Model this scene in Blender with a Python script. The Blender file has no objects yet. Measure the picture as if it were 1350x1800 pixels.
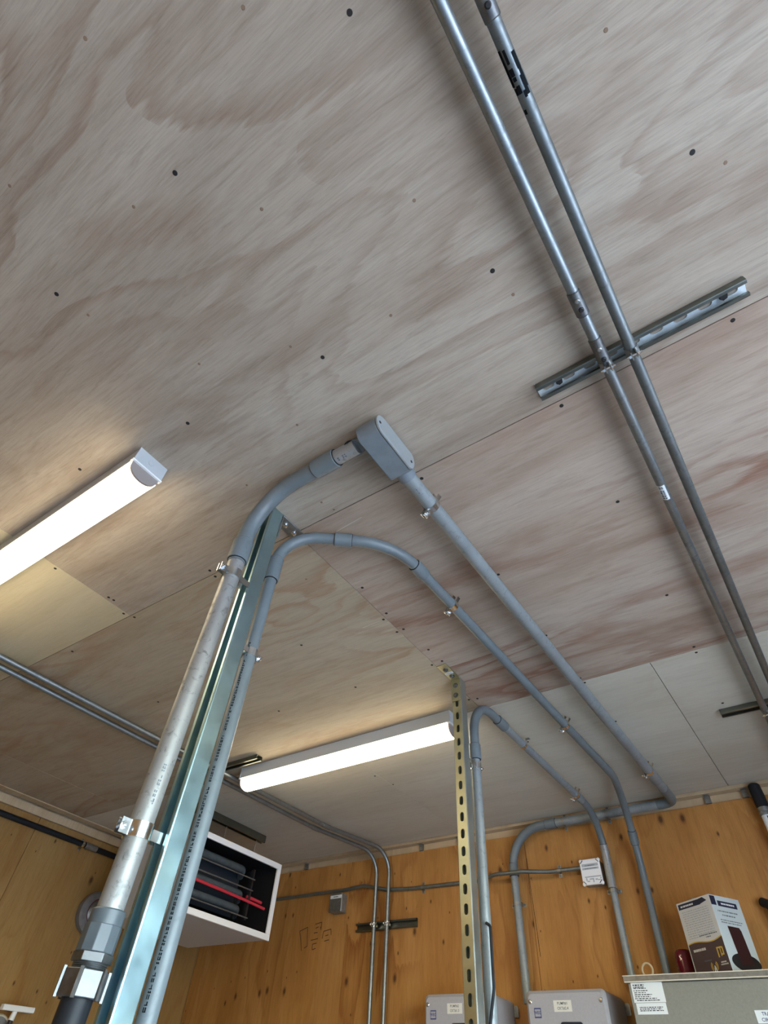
import bpy, bmesh, math, random
from mathutils import Vector, Matrix

random.seed(7)
SC = bpy.context.scene
COL = SC.collection
CH = 1.48                    # camera height above the floor; measured heights below are relative to it
X, Y, Z = Vector((1, 0, 0)), Vector((0, 1, 0)), Vector((0, 0, 1))

# ------------------------------------------------------------------ camera
cam = bpy.data.cameras.new('camera')
cam.sensor_fit = 'VERTICAL'; cam.sensor_height = 36.0
cam.lens = 964.556 / 1800 * 36.0
cam.clip_start = 0.02
co = bpy.data.objects.new('camera', cam); COL.objects.link(co)
Rr = ((0.82107575, 0.56775977, 0.05902073), (-0.39398986, 0.63850184, -0.66112585), (-0.41304551, 0.51958084, 0.74794997))
r_, u_, b_ = Vector(Rr[0]), -Vector(Rr[1]), -Vector(Rr[2])
co.matrix_world = Matrix(((r_.x, u_.x, b_.x, 0), (r_.y, u_.y, b_.y, 0), (r_.z, u_.z, b_.z, CH), (0, 0, 0, 1)))
SC.camera = co

# ------------------------------------------------------------------ world, exposure
w = bpy.data.worlds.new('sky'); SC.world = w; w.use_nodes = True
nt = w.node_tree; nt.nodes.clear()
sky = nt.nodes.new('ShaderNodeTexSky'); sky.sky_type = 'NISHITA'; sky.sun_disc = False
sky.sun_elevation = math.radians(42); sky.sun_rotation = math.radians(200); sky.air_density = 1.0; sky.dust_density = 1.0; sky.ozone_density = 1.0
bg = nt.nodes.new('ShaderNodeBackground'); bg.inputs[1].default_value = 2.4
wo = nt.nodes.new('ShaderNodeOutputWorld')
tint = nt.nodes.new('ShaderNodeMix'); tint.data_type = 'RGBA'; tint.blend_type = 'MULTIPLY'; tint.inputs[0].default_value = 1.0; tint.inputs[7].default_value = (1.01, 1.01, 0.96, 1)
nt.links.new(sky.outputs[0], tint.inputs[6]); nt.links.new(tint.outputs[2], bg.inputs[0]); nt.links.new(bg.outputs[0], wo.inputs[0])
SC.view_settings.view_transform = 'Standard'; SC.view_settings.look = 'None'
SC.view_settings.gamma = 1.0; SC.view_settings.use_curve_mapping = False
SC.view_settings.exposure = 0.92

sun = bpy.data.lights.new('sun', 'SUN'); sun.energy = 4.0; sun.angle = 0.01; sun.color = (1.0, 0.98, 0.95)
so = bpy.data.objects.new('sun', sun); COL.objects.link(so); so.location = (-12, -6, 18)
so.rotation_euler = Vector((0.50, 0.25, -0.83)).to_track_quat('-Z', 'Y').to_euler()

DOOR = (-0.9, 1.6, -CH, 0.80)           # open doorway in the right wall: y0, y1, z0, z1
RWX, FWY, BWY, LWX = 1.30, -1.60, 3.25, -3.90
pl = bpy.data.lights.new('doorway_portal', 'AREA'); pl.shape = 'RECTANGLE'
pl.size = DOOR[3] - DOOR[2]; pl.size_y = DOOR[1] - DOOR[0]; pl.cycles.is_portal = True
po = bpy.data.objects.new('doorway_portal', pl); COL.objects.link(po)
po.location = (RWX + 0.06, (DOOR[0] + DOOR[1]) / 2, CH + (DOOR[2] + DOOR[3]) / 2)
po.rotation_euler = (0, math.pi / 2, 0)

# ------------------------------------------------------------------ materials
MATS = {}
def nodes(name):
    m = bpy.data.materials.new(name); m.use_nodes = True; n = m.node_tree
    n.nodes.clear()
    out = n.nodes.new('ShaderNodeOutputMaterial'); p = n.nodes.new('ShaderNodeBsdfPrincipled')
    n.links.new(p.outputs[0], out.inputs[0]); MATS[name] = m
    return m, n, p
def N(n, t, **kw):
    x = n.nodes.new(t)
    for k, v in kw.items():
        if k.startswith('i_'):
            x.inputs[k[2:].replace('_', ' ')].default_value = v
        else:
            setattr(x, k, v)
    return x
def rgba(c): return (c[0], c[1], c[2], 1)
def ramp(n, fac, stops, interp='LINEAR'):
    r = n.nodes.new('ShaderNodeValToRGB'); cr = r.color_ramp; cr.interpolation = interp
    while len(cr.elements) < len(stops): cr.elements.new(0.5)
    for e, (p, c) in zip(cr.elements, stops): e.position = p; e.color = rgba(c)
    n.links.new(fac, r.inputs[0]); return r.outputs[0]
def mix(n, fac, a, b, mode='MIX'):
    m = n.nodes.new('ShaderNodeMix'); m.data_type = 'RGBA'; m.blend_type = mode
    for inp, v in ((m.inputs[0], fac), (m.inputs[6], a), (m.inputs[7], b)):
        if isinstance(v, (int, float)): inp.default_value = v
        elif isinstance(v, tuple): inp.default_value = rgba(v)
        else: n.links.new(v, inp)
    return m.outputs[2]
def noise(n, vec, scale, detail=3, rough=0.5, dist=0.0):
    x = N(n, 'ShaderNodeTexNoise'); x.inputs['Scale'].default_value = scale; x.inputs['Detail'].default_value = detail
    x.inputs['Roughness'].default_value = rough; x.inputs['Distortion'].default_value = dist
    if vec is not None: n.links.new(vec, x.inputs['Vector'])
    return x.outputs['Fac']
def mapping(n, vec, scale=(1, 1, 1), loc=(0, 0, 0), rot=(0, 0, 0)):
    m = N(n, 'ShaderNodeMapping'); m.inputs['Scale'].default_value = scale; m.inputs['Location'].default_value = loc; m.inputs['Rotation'].default_value = rot
    n.links.new(vec, m.inputs['Vector']); return m.outputs[0]
def math_(n, op, a, b=None):
    m = N(n, 'ShaderNodeMath', operation=op)
    for i, v in enumerate((a, b)):
        if v is None: continue
        if isinstance(v, (int, float)): m.inputs[i].default_value = v
        else: n.links.new(v, m.inputs[i])
    return m.outputs[0]

def plain(name, col, rough=0.5, metal=0.0, var=0.0, vscale=20, spec=0.5, bump=0.0, emit=None, es=0):
    m, n, p = nodes(name)
    p.inputs['Roughness'].default_value = rough; p.inputs['Metallic'].default_value = metal
    p.inputs['Specular IOR Level'].default_value = spec
    tc = N(n, 'ShaderNodeTexCoord')
    if var:
        f = noise(n, tc.outputs['Object'], vscale, 4, 0.6)
        lo = tuple(c * (1 - var) for c in col); hi = tuple(min(1, c * (1 + var)) for c in col)
        n.links.new(ramp(n, f, [(0.3, lo), (0.7, hi)]), p.inputs['Base Color'])
        n.links.new(ramp(n, f, [(0.3, (rough * 0.85,) * 3), (0.7, (min(1, rough * 1.2),) * 3)]), p.inputs['Roughness'])
    else:
        p.inputs['Base Color'].default_value = rgba(col)
    if bump:
        f2 = noise(n, tc.outputs['Object'], 180, 2)
        bn = N(n, 'ShaderNodeBump'); bn.inputs['Strength'].default_value = bump; bn.inputs['Distance'].default_value = 0.001
        n.links.new(f2, bn.inputs['Height']); n.links.new(bn.outputs[0], p.inputs['Normal'])
    if emit:
        p.inputs['Emission Color'].default_value = rgba(emit); p.inputs['Emission Strength'].default_value = es
    return m

def scuffed(name, col, dirt, rough=0.5, metal=0.0, amount=0.5, along=None):
    """painted or plastic pipe with scuffs and dark handling marks"""
    m, n, p = nodes(name); tc = N(n, 'ShaderNodeTexCoord'); v = tc.outputs['Object']
    a = noise(n, v, 9, 4, 0.6); b = noise(n, v, 55, 3, 0.7, 0.6); c = noise(n, mapping(n, v, (60, 14, 14)), 1.0, 3, 0.6)
    base = ramp(n, a, [(0.3, tuple(x * 0.86 for x in col)), (0.7, tuple(min(1, x * 1.12) for x in col))])
    s = ramp(n, b, [(0.60 - 0.05 * amount, (0, 0, 0)), (0.78 - 0.05 * amount, (1, 1, 1))])
    base = mix(n, math_(n, 'MULTIPLY', s, 0.75 * amount), base, dirt)
    s2 = ramp(n, c, [(0.66, (0, 0, 0)), (0.76, (1, 1, 1))])
    base = mix(n, math_(n, 'MULTIPLY', s2, 0.5 * amount), base, dirt)
    n.links.new(base, p.inputs['Base Color'])
    p.inputs['Metallic'].default_value = metal
    n.links.new(ramp(n, b, [(0.3, (rough * 0.8,) * 3), (0.7, (min(1, rough * 1.25),) * 3)]), p.inputs['Roughness'])
    return m

def plywood(name, stops, red, redamt, fig=1.0, vertical=None, knots=0.0, seed=0.0, fibre=1.0, rough=0.6, figscale=1.0):
    """veneer: broad tone bands, cathedral figure, fine fibres, pores; knots for fir"""
    m, n, p = nodes(name); tc = N(n, 'ShaderNodeTexCoord')
    oi = N(n, 'ShaderNodeObjectInfo')
    ofs = N(n, 'ShaderNodeCombineXYZ')
    for i, k in enumerate((7.3, 13.1, 3.7)):
        n.links.new(math_(n, 'MULTIPLY', oi.outputs['Random'], k), ofs.inputs[i])
    add = N(n, 'ShaderNodeVectorMath', operation='ADD'); n.links.new(tc.outputs['Object'], add.inputs[0]); n.links.new(ofs.outputs[0], add.inputs[1])
    v = add.outputs[0]
    if vertical == 'Y':      # wall whose width runs along y: grain up z
        v = mapping(n, v, rot=(0, math.pi / 2, 0))
    elif vertical == 'X':
        v = mapping(n, v, rot=(math.pi / 2, 0, math.pi / 2)) if False else mapping(n, v, rot=(0, math.pi / 2, 0))
    # after this x is along the grain
    if vertical == 'X':      # (x,y,z) -> along grain = z, across = x (now in z slot): swap into y
        sep = N(n, 'ShaderNodeSeparateXYZ'); n.links.new(add.outputs[0], sep.inputs[0])
        cmb = N(n, 'ShaderNodeCombineXYZ'); n.links.new(sep.outputs[2], cmb.inputs[0]); n.links.new(sep.outputs[0], cmb.inputs[1]); v = cmb.outputs[0]
    elif vertical == 'Y':
        sep = N(n, 'ShaderNodeSeparateXYZ'); n.links.new(add.outputs[0], sep.inputs[0])
        cmb = N(n, 'ShaderNodeCombineXYZ'); n.links.new(sep.outputs[2], cmb.inputs[0]); n.links.new(sep.outputs[1], cmb.inputs[1]); v = cmb.outputs[0]
    tone = noise(n, mapping(n, v, (0.6 * figscale, 4.2 * figscale, 1), (seed, 0, 0)), 1.0, 5, 0.6, 0.7)
    col = ramp(n, tone, [(0.25, stops[0]), (0.5, stops[1]), (0.75, stops[2])])
    # cathedral figure: contour lines of a stretched noise field
    fld = noise(n, mapping(n, v, (0.75 * figscale, 2.6 * figscale, 1), (0, seed + 3, 0)), 1.0, 2, 0.45, 0.6)
    saw = math_(n, 'FRACT', math_(n, 'MULTIPLY', fld, 9.0))
    fuzz = noise(n, mapping(n, v, (5, 60, 1)), 1.0, 3, 0.6)
    line = ramp(n, math_(n, 'ADD', saw, math_(n, 'MULTIPLY', math_(n, 'SUBTRACT', fuzz, 0.5), 0.6)), [(0.55, (0, 0, 0)), (0.9, (1, 1, 1)), (1.0, (0, 0, 0))])
    zone = ramp(n, noise(n, mapping(n, v, (0.7, 1.7, 1), (seed * 2, 5, 0)), 1.0, 2, 0.5), [(0.42, (0, 0, 0)), (0.66, (1, 1, 1))])
    amt = math_(n, 'MULTIPLY', math_(n, 'MULTIPLY', line, zone), 0.55 * fig)
    col = mix(n, amt, col, red)
    blot = ramp(n, noise(n, mapping(n, v, (1.3, 4.0, 1), (2, seed, 1)), 1.0, 4, 0.6, 1.2), [(0.52, (0, 0, 0)), (0.74, (1, 1, 1))])
    col = mix(n, math_(n, 'MULTIPLY', blot, redamt), col, red)
    # long streaks, fibres and pores
    st = ramp(n, noise(n, mapping(n, v, (5.5, 62, 1), (4, seed, 0)), 1.0, 4, 0.75, 0.8), [(0.28, (0.78, 0.75, 0.72)), (0.5, (0.98,) * 3), (0.75, (1.05,) * 3)])
    col = mix(n, 0.95 * fibre, col, st, 'MULTIPLY')
    fb = noise(n, mapping(n, v, (14, 330, 1)), 1.0, 3, 0.65, 0.1)
    fr = ramp(n, fb, [(0.25, (0.80,) * 3), (0.55, (1.0,) * 3), (0.8, (1.08,) * 3)])
    col = mix(n, 0.75 * fibre, col, fr, 'MULTIPLY')
    pr = ramp(n, noise(n, mapping(n, v, (22, 480, 1), (9, 0, 0)), 1.0, 2, 0.5), [(0.64, (0, 0, 0)), (0.74, (1, 1, 1))])
    col = mix(n, math_(n, 'MULTIPLY', pr, 0.28 * fibre), col, tuple(x * 0.5 for x in stops[0]))
    if knots:
        vr = N(n, 'ShaderNodeTexVoronoi', voronoi_dimensions='2D'); vr.inputs['Scale'].default_value = 1.0
        wv = noise(n, v, 6.0, 2); 
        kv = mapping(n, v, (4.6, 8.2, 1), (seed, seed * 0.37, 0)); n.links.new(kv, vr.inputs['Vector'])
        rnd = N(n, 'ShaderNodeSeparateColor'); n.links.new(vr.outputs['Color'], rnd.inputs[0])
        size = math_(n, 'MULTIPLY', math_(n, 'POWER', rnd.outputs[0], 2.0), 0.13)
        d = math_(n, 'DIVIDE', vr.outputs['Distance'], math_(n, 'ADD', size, 0.035))
        core = ramp(n, d, [(0.35, (1, 1, 1)), (0.75, (0.35,) * 3), (1.6, (0, 0, 0))] if False else [(0.3, (1, 1, 1)), (0.6, (0.45,) * 3), (1.0, (0, 0, 0))])
        gate = math_(n, 'GREATER_THAN', rnd.outputs[1], 1 - knots)
        col = mix(n, math_(n, 'MULTIPLY', math_(n, 'MULTIPLY', core, gate), 0.85), col, (0.05, 0.016, 0.005))
    n.links.new(col, p.inputs['Base Color'])
    p.inputs['Roughness'].default_value = rough; p.inputs['Specular IOR Level'].default_value = 0.3
    bn = N(n, 'ShaderNodeBump'); bn.inputs['Strength'].default_value = 0.12; bn.inputs['Distance'].default_value = 0.002
    n.links.new(fb, bn.inputs['Height']); n.links.new(bn.outputs[0], p.inputs['Normal'])
    return m

def zinc(name, c1, c2, c3, rough=0.32):
    """plated strut steel: iridescent passivation patches"""
    m, n, p = nodes(name); tc = N(n, 'ShaderNodeTexCoord'); v = tc.outputs['Object']
    a = noise(n, v, 5.5, 2, 0.5, 0.4); b = noise(n, v, 26, 2, 0.5)
    col = ramp(n, a, [(0.28, c1), (0.5, c2), (0.72, c3)])
    col = mix(n, 0.5, col, ramp(n, b, [(0.3, (0.86,) * 3), (0.7, (1.04,) * 3)]), 'MULTIPLY')
    n.links.new(col, p.inputs['Base Color']); p.inputs['Metallic'].default_value = 1.0
    n.links.new(ramp(n, b, [(0.3, (rough * 0.9,) * 3), (0.7, (rough * 1.12,) * 3)]), p.inputs['Roughness'])
    return m

plywood('lauan_grey', ((0.315, 0.255, 0.198), (0.410, 0.350, 0.280), (0.465, 0.415, 0.340)), (0.235, 0.150, 0.098), 0.42, 1.1, seed=1.0, fibre=1.0)
plywood('lauan_red', ((0.320, 0.232, 0.172), (0.425, 0.342, 0.270), (0.480, 0.412, 0.338)), (0.235, 0.105, 0.062), 0.62, 2.2, seed=4.2, fibre=0.9)
plywood('lauan_brown', ((0.345, 0.285, 0.195), (0.425, 0.362, 0.262), (0.475, 0.412, 0.310)), (0.32, 0.17, 0.09), 0.40, 0.9, seed=8.4, fibre=0.75)
plywood('birch_pale', ((0.50, 0.465, 0.375), (0.56, 0.525, 0.43), (0.60, 0.57, 0.48)), (0.40, 0.31, 0.22), 0.14, 0.3, seed=2.7, fibre=0.45)
plywood('birch_cream', ((0.49, 0.43, 0.29), (0.55, 0.49, 0.34), (0.60, 0.54, 0.39)), (0.46, 0.36, 0.20), 0.10, 0.2, seed=5.9, fibre=0.4)
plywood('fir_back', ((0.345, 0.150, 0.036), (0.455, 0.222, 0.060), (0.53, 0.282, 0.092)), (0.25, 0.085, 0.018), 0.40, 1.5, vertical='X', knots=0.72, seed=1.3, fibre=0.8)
plywood('fir_shaded', ((0.27, 0.150, 0.045), (0.34, 0.200, 0.066), (0.39, 0.245, 0.088)), (0.26, 0.11, 0.02), 0.30, 0.8, vertical='Y', knots=0.6, seed=6.6, fibre=0.8)  # same fir as the back wall, darkened: dimmer light put into the colour
plywood('pine_trim', ((0.46, 0.34, 0.20), (0.53, 0.41, 0.26), (0.58, 0.47, 0.32)), (0.35, 0.20, 0.09), 0.2, 0.4, seed=3.0, fibre=0.6)
plain('concrete', (0.24, 0.24, 0.235), 0.85, var=0.2, vscale=5)
plain('gravel', (0.45, 0.44, 0.42), 0.9, var=0.25, vscale=9)
plain('dark_gap', (0.03, 0.022, 0.015), 0.9)
scuffed('pvc_grey', (0.140, 0.170, 0.182), (0.07, 0.085, 0.09), 0.40, amount=0.4)
scuffed('pvc_pale', (0.315, 0.32, 0.31), (0.075, 0.075, 0.07), 0.45, metal=0.4, amount=1.0)
scuffed('pvc_run', (0.255, 0.29, 0.298), (0.12, 0.12, 0.11), 0.45, metal=0.25, amount=0.7)
scuffed('galvanised', (0.285, 0.32, 0.33), (0.14, 0.14, 0.13), 0.46, metal=0.95, amount=0.7)
scuffed('emt_dull', (0.225, 0.255, 0.26), (0.12, 0.13, 0.13), 0.48, metal=0.9, amount=0.6)
zinc('zinc_blue', (0.37, 0.55, 0.64), (0.43, 0.63, 0.69), (0.53, 0.67, 0.61), 0.32)
zinc('zinc_pale', (0.52, 0.61, 0.61), (0.58, 0.65, 0.64), (0.60, 0.64, 0.58), 0.42)
zinc('zinc_gold', (0.42, 0.44, 0.31), (0.60, 0.60, 0.41), (0.47, 0.56, 0.44), 0.40)
plain('web_lit', (0.72, 0.80, 0.82), 0.5, 0.6, var=0.15, vscale=40)  # strut zinc made lighter: door light on the web put into the colour
zinc('zinc_strut', (0.15, 0.17, 0.155), (0.20, 0.215, 0.19), (0.19, 0.22, 0.21), 0.36)
plain('bright_steel', (0.74, 0.77, 0.78), 0.22, 1.0, var=0.1, vscale=40)
plain('steel_nut', (0.19, 0.198, 0.20), 0.5, 1.0, var=0.25, vscale=60)
plain('fitting_grey', (0.078, 0.097, 0.108), 0.4, var=0.12, vscale=40)
plain('box_grey', (0.165, 0.195, 0.215), 0.42, var=0.10, vscale=30, bump=0.1)
plain('cover_grey', (0.26, 0.285, 0.285), 0.5, var=0.08, vscale=50, bump=0.15)
plain('rubber_black', (0.012, 0.014, 0.017), 0.5, spec=0.25)
plain('black_paint', (0.012, 0.012, 0.014), 0.5)
plain('ink', (0.008, 0.010, 0.012), 0.9, spec=0.1)
plain('ink_soft', (0.11, 0.13, 0.15), 0.6)
plain('ink_blue', (0.045, 0.06, 0.19), 0.5)
plain('white_paint', (0.84, 0.86, 0.86), 0.4)
plain('white_enamel', (0.44, 0.45, 0.455), 0.45)
plain('lamp_housing', (0.47, 0.51, 0.53), 0.45)
plain('lens_end', (0.30, 0.265, 0.25), 0.35)
plain('led_diffuser', (0.9, 0.9, 0.88), 0.4, emit=(1.0, 0.82, 0.55), es=7.5)
plain('label_white', (0.74, 0.79, 0.80), 0.5)
plain('label_cream', (0.68, 0.68, 0.62), 0.5)
plain('enclosure_grey', (0.36, 0.36, 0.385), 0.42, var=0.05, vscale=120, bump=0.2)
plain('panel_olive', (0.235, 0.235, 0.205), 0.45, var=0.08, vscale=150, bump=0.2)
plain('panel_edge', (0.62, 0.58, 0.48), 0.4)
plain('display_black', (0.012, 0.02, 0.035), 0.3)
plain('display_pale', (0.42, 0.47, 0.50), 0.4)
plain('red_lens', (0.11, 0.001, 0.008), 0.08, spec=0.8)
plain('red_wire', (0.55, 0.03, 0.05), 0.45)
plain('red_dark', (0.16, 0.012, 0.012), 0.5)
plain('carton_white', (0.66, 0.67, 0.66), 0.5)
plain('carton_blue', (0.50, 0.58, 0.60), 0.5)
plain('carton_brown', (0.075, 0.045, 0.045), 0.5)
plain('yellow_ink', (0.60, 0.40, 0.06), 0.5)
plain('navy_ink', (0.012, 0.016, 0.045), 0.5)
plain('maroon_dark', (0.030, 0.008, 0.010), 0.4)
plain('tan_cable', (0.55, 0.46, 0.30), 0.5)
plain('horn_grey', (0.20, 0.205, 0.215), 0.5, var=0.15, vscale=30)
plain('cream_rim', (0.60, 0.56, 0.42), 0.5)
plain('heat_element', (0.085, 0.11, 0.125), 0.45, 0.4, var=0.2, vscale=30)
plain('heat_panel', (0.012, 0.020, 0.030), 0.5)
plain('wood_filler', (0.22, 0.15, 0.10), 0.8)
plain('screw_black', (0.012, 0.010, 0.009), 0.7)
plain('steel_dull', (0.30, 0.31, 0.30), 0.45, 0.9, var=0.2, vscale=60)
plain('jb_grey', (0.30, 0.31, 0.29), 0.45, 0.6, var=0.2, vscale=60)
plain('pencil', (0.07, 0.035, 0.012), 0.8)

# ------------------------------------------------------------------ mesh helpers
def finish(me, smooth_angle=35):
    for p in me.polygons: p.use_smooth = True
    try: me.set_sharp_from_angle(angle=math.radians(smooth_angle))
    except Exception: pass

class MB:
    """collects shapes in measured coordinates (z relative to the camera) and links them as one mesh object"""
    def __init__(s): s.v = []; s.f = []; s.m = []; s.cm = 0
    def add(s, vs, fs):
        b = len(s.v); s.v += [Vector(q) for q in vs]
        for f in fs: s.f.append(tuple(i + b for i in f)); s.m.append(s.cm)
        return s
    def box(s, x0, x1, y0, y1, z0, z1):
        vs = [(x, y, z) for x in (x0, x1) for y in (y0, y1) for z in (z0, z1)]
        return s.add(vs, [(0, 1, 3, 2), (4, 6, 7, 5), (0, 4, 5, 1), (2, 3, 7, 6), (0, 2, 6, 4), (1, 5, 7, 3)])
    def obox(s, c, a, b, n, ha, hb, hn):
        """oriented box: centre, three unit axes, half sizes"""
        c = Vector(c)
        vs = [c + a * (i * ha) + b * (j * hb) + n * (k * hn) for i in (-1, 1) for j in (-1, 1) for k in (-1, 1)]
        return s.add(vs, [(0, 1, 3, 2), (4, 6, 7, 5), (0, 4, 5, 1), (2, 3, 7, 6), (0, 2, 6, 4), (1, 5, 7, 3)])
    def rbox(s, c, a, b, n, ha, hb, hn, r=0.004, seg=3):
        """box whose corners are rounded in the a-b plane and whose front edge (+n) is bevelled"""
        pts = []
        for cx, cy, a0 in ((ha - r, hb - r, 0), (-ha + r, hb - r, 90), (-ha + r, -hb + r, 180), (ha - r, -hb + r, 270)):
            for k in range(seg + 1):
                t = math.radians(a0 + 90 * k / seg); pts.append((cx + r * math.cos(t), cy + r * math.sin(t)))
        c = Vector(c); bev = min(r * 0.6, hn * 0.8)
        rings = [(-hn, 1.0), (hn - bev, 1.0), (hn, None)]
        loops = []
        for h, k in rings:
            L = []
            for (px, py) in pts:
                if k is None:
                    px -= math.copysign(min(bev, abs(px)), px); py -= math.copysign(min(bev, abs(py)), py)
                L.append(c + a * px + b * py + n * h)
            loops.append(L)
        vs = [q for L in loops for q in L]; m = len(pts); fs = [tuple(range(m))[::-1], tuple(range(2 * m, 3 * m))]
        for l in range(2):
            for i in range(m): j = (i + 1) % m; fs.append((l * m + i, l * m + j, (l + 1) * m + j, (l + 1) * m + i))
        return s.add(vs, fs)
    def prism(s, pts, c, a, b, n, h):
        """polygon in the a-b plane extruded by h along n"""
        c = Vector(c); m = len(pts)
        vs = [c + a * p[0] + b * p[1] for p in pts] + [c + a * p[0] + b * p[1] + n * h for p in pts]
        fs = [tuple(range(m))[::-1], tuple(range(m, 2 * m))]
        for i in range(m): j = (i + 1) % m; fs.append((i, j, m + j, m + i))
        return s.add(vs, fs)
    def tube(s, P, r, seg=20, cap=True):
        """round tube along points; r a number or one radius per point"""
        P = [Vector(p) for p in P]; k = len(P)
        rs = r if isinstance(r, (list, tuple)) else [r] * k
        T = [(P[min(i + 1, k - 1)] - P[max(i - 1, 0)]) for i in range(k)]
        for i, t in enumerate(T): T[i] = t.normalized() if t.length > 1e-9 else (T[i - 1] if i else Z.copy())
        for i in range(k):                       # steps (equal points with new radius) keep the axis
            if i and (P[i] - P[i - 1]).length < 1e-7: T[i] = T[i - 1]
        u = T[0].orthogonal().normalized(); vs = []
        for i in range(k):
            u = (u - T[i] * u.dot(T[i])).normalized(); w_ = T[i].cross(u)
            for q in range(seg):
                t = 2 * math.pi * q / seg; vs.append(P[i] + (u * math.cos(t) + w_ * math.sin(t)) * rs[i])
        fs = []
        for i in range(k - 1):
            for q in range(seg):
                j = (q + 1) % seg; fs.append((i * seg + q, i * seg + j, (i + 1) * seg + j, (i + 1) * seg + q))
        if cap: fs.append(tuple(range(seg))[::-1]); fs.append(tuple(range((k - 1) * seg, k * seg)))
        return s.add(vs, fs)
    def cyl(s, p0, p1, r, seg=20): return s.tube([p0, p1], r, seg)
    def lathe(s, c, ax, prof, seg=24):
        """profile of (radius, height along ax)"""
        c = Vector(c); u = ax.orthogonal().normalized(); w_ = ax.cross(u); vs = []; k = len(prof)
        for r, h in prof:
            for q in range(seg):
                t = 2 * math.pi * q / seg; vs.append(c + ax * h + (u * math.cos(t) + w_ * math.sin(t)) * max(r, 1e-5))
        fs = []
        for i in range(k - 1):
            for q in range(seg):
                j = (q + 1) % seg; fs.append((i * seg + q, i * seg + j, (i + 1) * seg + j, (i + 1) * seg + q))
        fs.append(tuple(range(seg))[::-1]); fs.append(tuple(range((k - 1) * seg, k * seg)))
        return s.add(vs, fs)
    def hexa(s, c, ax, r, h, rot=0.0, n=6):
        u = ax.orthogonal().normalized(); w_ = ax.cross(u)
        pts = [(r * math.cos(rot + 2 * math.pi * i / n), r * math.sin(rot + 2 * math.pi * i / n)) for i in range(n)]
        return s.prism(pts, Vector(c) - ax * (h / 2), u, w_, ax, h)
    def torus(s, c, ax, R, r, seg=28, rs=10, t0=0, t1=2 * math.pi):
        u = ax.orthogonal().normalized(); w_ = ax.cross(u); c = Vector(c)
        closed = abs(t1 - t0 - 2 * math.pi) < 1e-6
        P = [c + (u * math.cos(t0 + (t1 - t0) * i / seg) + w_ * math.sin(t0 + (t1 - t0) * i / seg)) * R for i in range(seg + 1)]
        return s.tube(P, r, rs, cap=not closed)
    def build(s, name, mat, parent=None, bevel=0.0, mats=None, smooth=35):
        vs = [q + Z * CH for q in s.v]
        lo = Vector((min(q.x for q in vs), min(q.y for q in vs), min(q.z for q in vs)))
        hi = Vector((max(q.x for q in vs), max(q.y for q in vs), max(q.z for q in vs)))
        o = (lo + hi) / 2
        me = bpy.data.meshes.new(name); me.from_pydata([tuple(q - o) for q in vs], [], s.f)
        for k in ([mat] + (mats or [])): me.materials.append(MATS[k])
        if mats:
            for p, k in zip(me.polygons, s.m): p.material_index = k
        bm = bmesh.new(); bm.from_mesh(me); bmesh.ops.recalc_face_normals(bm, faces=bm.faces[:]); bm.to_mesh(me); bm.free()
        finish(me, smooth)
        ob = bpy.data.objects.new(name, me); COL.objects.link(ob)
        ob.location = o - (WO[parent.name] if parent else Vector((0, 0, 0)))
        if parent: ob.parent = parent
        WO[ob.name] = o
        if bevel:
            b = ob.modifiers.new('bevel', 'BEVEL'); b.width = bevel; b.segments = 2; b.limit_method = 'ANGLE'
        return ob
WO = {}
def thing(name, label, cat, loc, group=None):
    e = bpy.data.objects.new(name, None); COL.objects.link(e); e.empty_display_size = 0.05
    e.location = Vector(loc) + Z * CH; WO[e.name] = e.location.copy()
    e['label'] = label; e['category'] = cat
    if group: e['group'] = group
    return e
def tag(o, label, cat, group=None):
    o['label'] = label; o['category'] = cat
    if group: o['group'] = group
    return o
def struct(o, label=None):
    o['kind'] = 'structure'
    if label: o['label'] = label
    return o

def bend(nodes_, radii, step=7.0):
    """polyline with filleted corners -> dense points"""
    P = [Vector(p) for p in nodes_]; out = [P[0]]
    for i in range(1, len(P) - 1):
        a, b, c = P[i - 1], P[i], P[i + 1]
        d0 = (a - b).normalized(); d1 = (c - b).normalized()
        ang = math.acos(max(-1, min(1, d0.dot(d1)))); R = radii[i - 1]
        if math.pi - ang < 0.02: out.append(b); continue
        t = R / math.tan(ang / 2); t = min(t, (a - b).length * 0.98, (c - b).length * 0.98); R = t * math.tan(ang / 2)
        bis = (d0 + d1).normalized(); cen = b + bis * (R / math.sin(ang / 2))
        p0 = b + d0 * t; p1 = b + d1 * t; n = max(3, int(math.degrees(math.pi - ang) / step))
        e0 = (p0 - cen).normalized(); e1 = (p1 - cen).normalized(); w_ = e0.cross(e1).normalized(); tot = math.pi - ang
        for k in range(n + 1):
            out.append(cen + (Matrix.Rotation(tot * k / n, 3, w_) @ e0) * R)
    out.append(P[-1]); return out

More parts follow.
